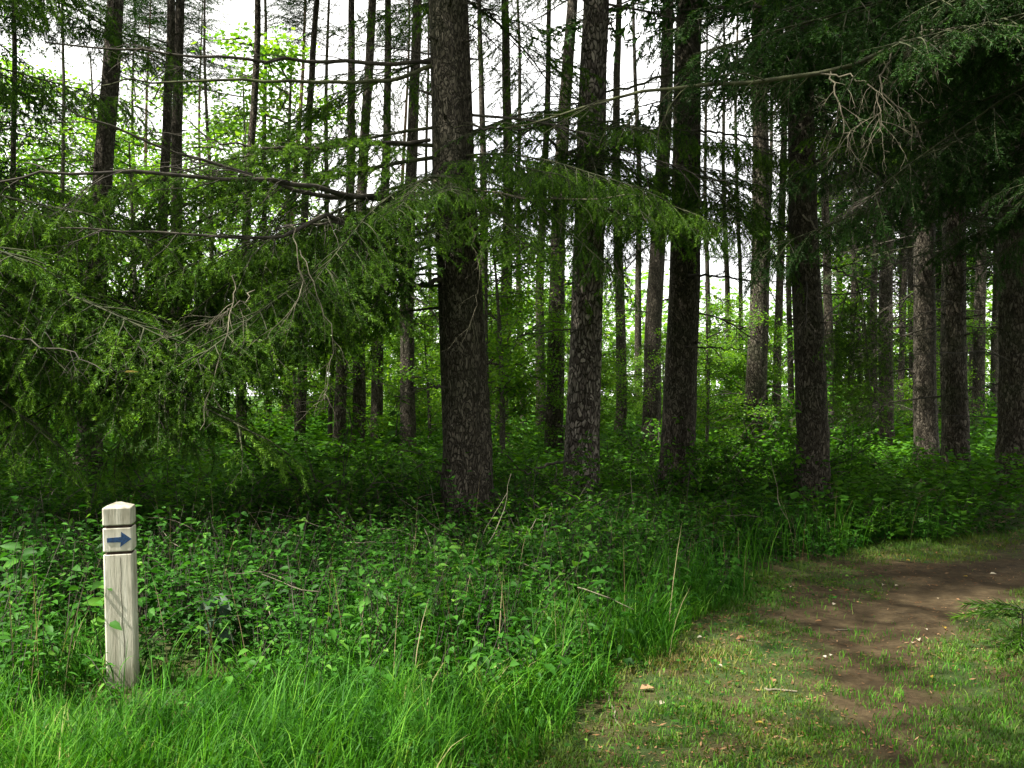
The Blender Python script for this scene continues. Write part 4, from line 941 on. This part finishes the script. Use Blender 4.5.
def flat(name, outline, y, th, mat, parent):
    n = len(outline); V = [(p[0], y, p[1]) for p in outline] + [(p[0], y + th, p[1]) for p in outline]
    me = bpy.data.meshes.new(name)
    me.from_pydata(V, [], [list(range(n))[::1]] + [[n + i for i in range(n)][::-1]] + [[i, i + n, (i + 1) % n + n, (i + 1) % n] for i in range(n)])
    me.materials.append(mat); me.update()
    return obj(name, me, parent)
az_ = 0.763
arrow = [(-0.046, az_ - 0.011), (0.016, az_ - 0.0125), (0.012, az_ - 0.035), (0.040, az_ - 0.016), (0.064, az_ + 0.001), (0.040, az_ + 0.020), (0.018, az_ + 0.037), (0.018, az_ + 0.0125), (-0.046, az_ + 0.010)]
flat('arrow', arrow, -hd - 0.0025, 0.004, M['blue'], post)
cr_ = [(0.012, 0.68), (0.014, 0.60), (0.010, 0.52), (0.016, 0.44), (0.014, 0.36), (0.022, 0.28), (0.020, 0.20), (0.0175, 0.20), (0.0195, 0.28), (0.012, 0.36), (0.0135, 0.44), (0.008, 0.52), (0.0122, 0.60), (0.0105, 0.68)]
flat('crack', cr_, -hd - 0.0008, 0.002, M['crack'], post)
# two pieces of bent grass against the post face
g = Geo()
P = np.array([[PX - 0.0, PY - 0.12, 0.10], [PX + 0.02, PY - 0.11, 0.12], [PX - 0.04, PY - 0.11, 0.10], [PX - 0.03, PY - 0.12, 0.10]])
blades(g, P, np.array([2.6, 0.3, 3.0, 1.2]), np.array([0.16, 0.14, 0.2, 0.12]), np.full(4, 0.011), np.array([1.4, 1.0, 0.8, 1.5]))
tag(obj('grass', g.mesh('post_grass', [M['grass']])), 'broad curled grass blades touching the lower face of the post', 'grass', kind='stuff')

# ------------------------------------------------------------------ single plants and bits
def stem_plant(px, py, Yd, h, leaf, n, mat, label, lw=0.4, name='weed', group=None, flat_=0.0, up=0.3):
    b0 = at(px, py, Yd); x, y = b0[0], b0[1]; z = float(gz(x, y))
    g = Geo(); e = empty(name, (x, y, z)); tag(e, label, 'plant', group)
    st = poly((0, 0, -0.03), (RNG.uniform(-.1, .1), RNG.uniform(-.1, .1), 1), h, 8, 0.05, 0.25)
    tubes(g, st, np.linspace(0.004, 0.002, 8), 5, 0); obj('stem', g.mesh('stem', [M['herb']]), e)
    for i in range(n):
        t = 0.45 + 0.55 * (i + 0.5) / n; p, _ = on(st, t); a = i * 2.4 + RNG.uniform(-.3, .3)
        D = np.array([[cos(a), sin(a) - 0.5, RNG.uniform(-0.5, up)]])
        lg = Geo(); leaves(lg, p[None], D, np.array([[RNG.uniform(-.2, .2), -0.9, 0.8]]), leaf * RNG.uniform(0.8, 1.15), leaf * lw, rnd=np.array([RNG.random()]))
        obj('leaf', lg.mesh('leaf', [M[mat]]), e)
stem_plant(388, 640, 5.3, 0.42, 0.13, 6, 'bigleaf', 'tall weed with long pale pointed leaves rising from the grass', 0.42)
stem_plant(222, 640, 5.2, 0.42, 0.13, 6, 'darkleaf', 'plant with large dark purplish leaves right of the post', 0.55, up=0.0)
stem_plant(540, 690, 5.0, 0.28, 0.12, 8, 'shrub', 'broad leaved weed in the grass by the trail edge', 0.55)
stem_plant(378, 757, 3.9, 0.12, 0.07, 9, 'bigleaf', 'small bright rosette weed at the bottom of the view', 0.5)
stem_plant(20, 560, 5.6, 0.55, 0.12, 10, 'herb', 'leafy herb rising at the left edge beside the post', 0.5)
stem_plant(105, 650, 5.0, 0.5, 0.12, 8, 'shrub', 'leafy herb standing just behind the post', 0.5)
stem_plant(290, 655, 5.2, 0.3, 0.09, 9, 'bigleaf', 'pale leaved weed in sun between the purplish plant and the tall weed', 0.5)

# young conifer at the right edge
sap, _p = empty('conifer_sapling', (*[float(v) for v in (at(1022, 0, 5.7)[0], 5.7)], 0.0)), 0
sap.location.z = float(gz(sap.location.x, 5.7)); tag(sap, 'young conifer with long dark needles at the right edge of the trail', 'sapling')
g = Geo(); stem = poly((0, 0, -0.02), (-0.05, 0, 1), 0.26, 6, 0, 0.2); tubes(g, stem, np.linspace(0.008, 0.004, 6), 6); obj('stem', g.mesh('stem', [M['twig']]), sap)
for i in range(22):
    g = Geo(); p, _ = on(stem, RNG.uniform(0.15, 1)); a = i * 2.4 + RNG.uniform(-.3, .3)
    c = poly(p, (cos(a), sin(a), RNG.uniform(0.2, 0.7)), RNG.uniform(0.25, 0.46), 6, 0.9, 0.3)
    tubes(g, c, np.linspace(0.004, 0.0015, 6), 4, 0); needles(g, c[None], 420, 0.065, 0.006, 1, spread=0.55, rnd_base=np.array([RNG.uniform(0.0, 0.35)]))
    obj('branch', g.mesh('branch', [M['twig'], M['needle']]), sap)

def fallen(px, py, mat, size, label, group):
    x, y = gp(px, py); g = Geo(); a = RNG.random() * 6
    leaves(g, np.zeros((1, 3)), np.array([[cos(a), sin(a), 0.15]]), np.array([[RNG.uniform(-.3, .3), RNG.uniform(-.5, 0), 1.0]]), size, size * 0.6, rnd=RNG.random(1), fold=0.35)
    tag(obj('fallen_leaf', g.mesh('fallen_leaf', [M[mat]]), loc=(x, y, float(gz(x, y)) + 0.012)), label, 'leaf', group)
for (px, py) in [(790, 587), (833, 604), (830, 653), (912, 640), (918, 636), (938, 596), (895, 583), (925, 627), (775, 590), (884, 582), (702, 640), (718, 667), (826, 655), (990, 570), (975, 610), (660, 705), (605, 668)]:
    fallen(px, py, 'paleleaf', RNG.uniform(0.03, 0.055), 'small bleached leaf lying on the trail', 'bleached leaves on the trail')
for (px, py) in [(930, 674), (910, 560), (968, 573), (943, 626), (763, 722)]:
    fallen(px, py, 'yellow', RNG.uniform(0.035, 0.05), 'small yellow leaf lying on the trail', 'yellow leaves on the trail')
for (px, py) in [(772, 680), (935, 552), (822, 620), (640, 690), (588, 732), (700, 610), (850, 590), (1000, 545), (715, 600), (745, 640)]:
    fallen(px, py, 'brownleaf', RNG.uniform(0.04, 0.08), 'curled brown leaf lying on the trail', 'brown leaves on the trail')
def stick(px0, py0, px1, py1, r, label):
    a = gp(px0, py0); b = gp(px1, py1); m_ = np.array([(a[0] + b[0]) / 2, (a[1] + b[1]) / 2]); zc = float(gz(m_[0], m_[1]))
    t = np.linspace(0, 1, 8)[:, None]; P = np.array([[*a, 0]]) * (1 - t) + np.array([[*b, 0]]) * t - np.array([m_[0], m_[1], 0]); P[1:-1] += RNG.normal(size=(6, 3)) * 0.006
    for i_, q in enumerate(P): P[i_, 2] = float(gz(q[0] + m_[0], q[1] + m_[1])) - zc + r * 0.9
    g = Geo(); tubes(g, P, np.linspace(r, r * 0.5, 8), 6); tag(obj('stick', g.mesh('stick', [M['twig_pale']]), loc=(*m_, zc)), label, 'stick')
stick(765, 685, 797, 687, 0.007, 'thickest fallen stick, lying level on the trail turf')
stick(605, 690, 622, 728, 0.005, 'thin stick lying on the brown turf near the long grass')
stick(835, 627, 852, 626, 0.006, 'short stick lying on the dirt of the trail')
stick(738, 640, 760, 642, 0.004, 'thin pale twig on the dry turf of the trail')
# the yellow leaf caught on a bough
g = Geo(); leaves(g, np.zeros((1, 3)), np.array([[1, 0, 0.1]]), np.array([[0, -0.8, .6]]), 0.09, 0.018, rnd=np.array([0.9]))
tag(obj('yellow_leaf', g.mesh('yellow_leaf', [M['yellow']]), loc=at(124, 372, 6.2)), 'narrow yellow leaf caught on the green spruce boughs at the left', 'leaf')
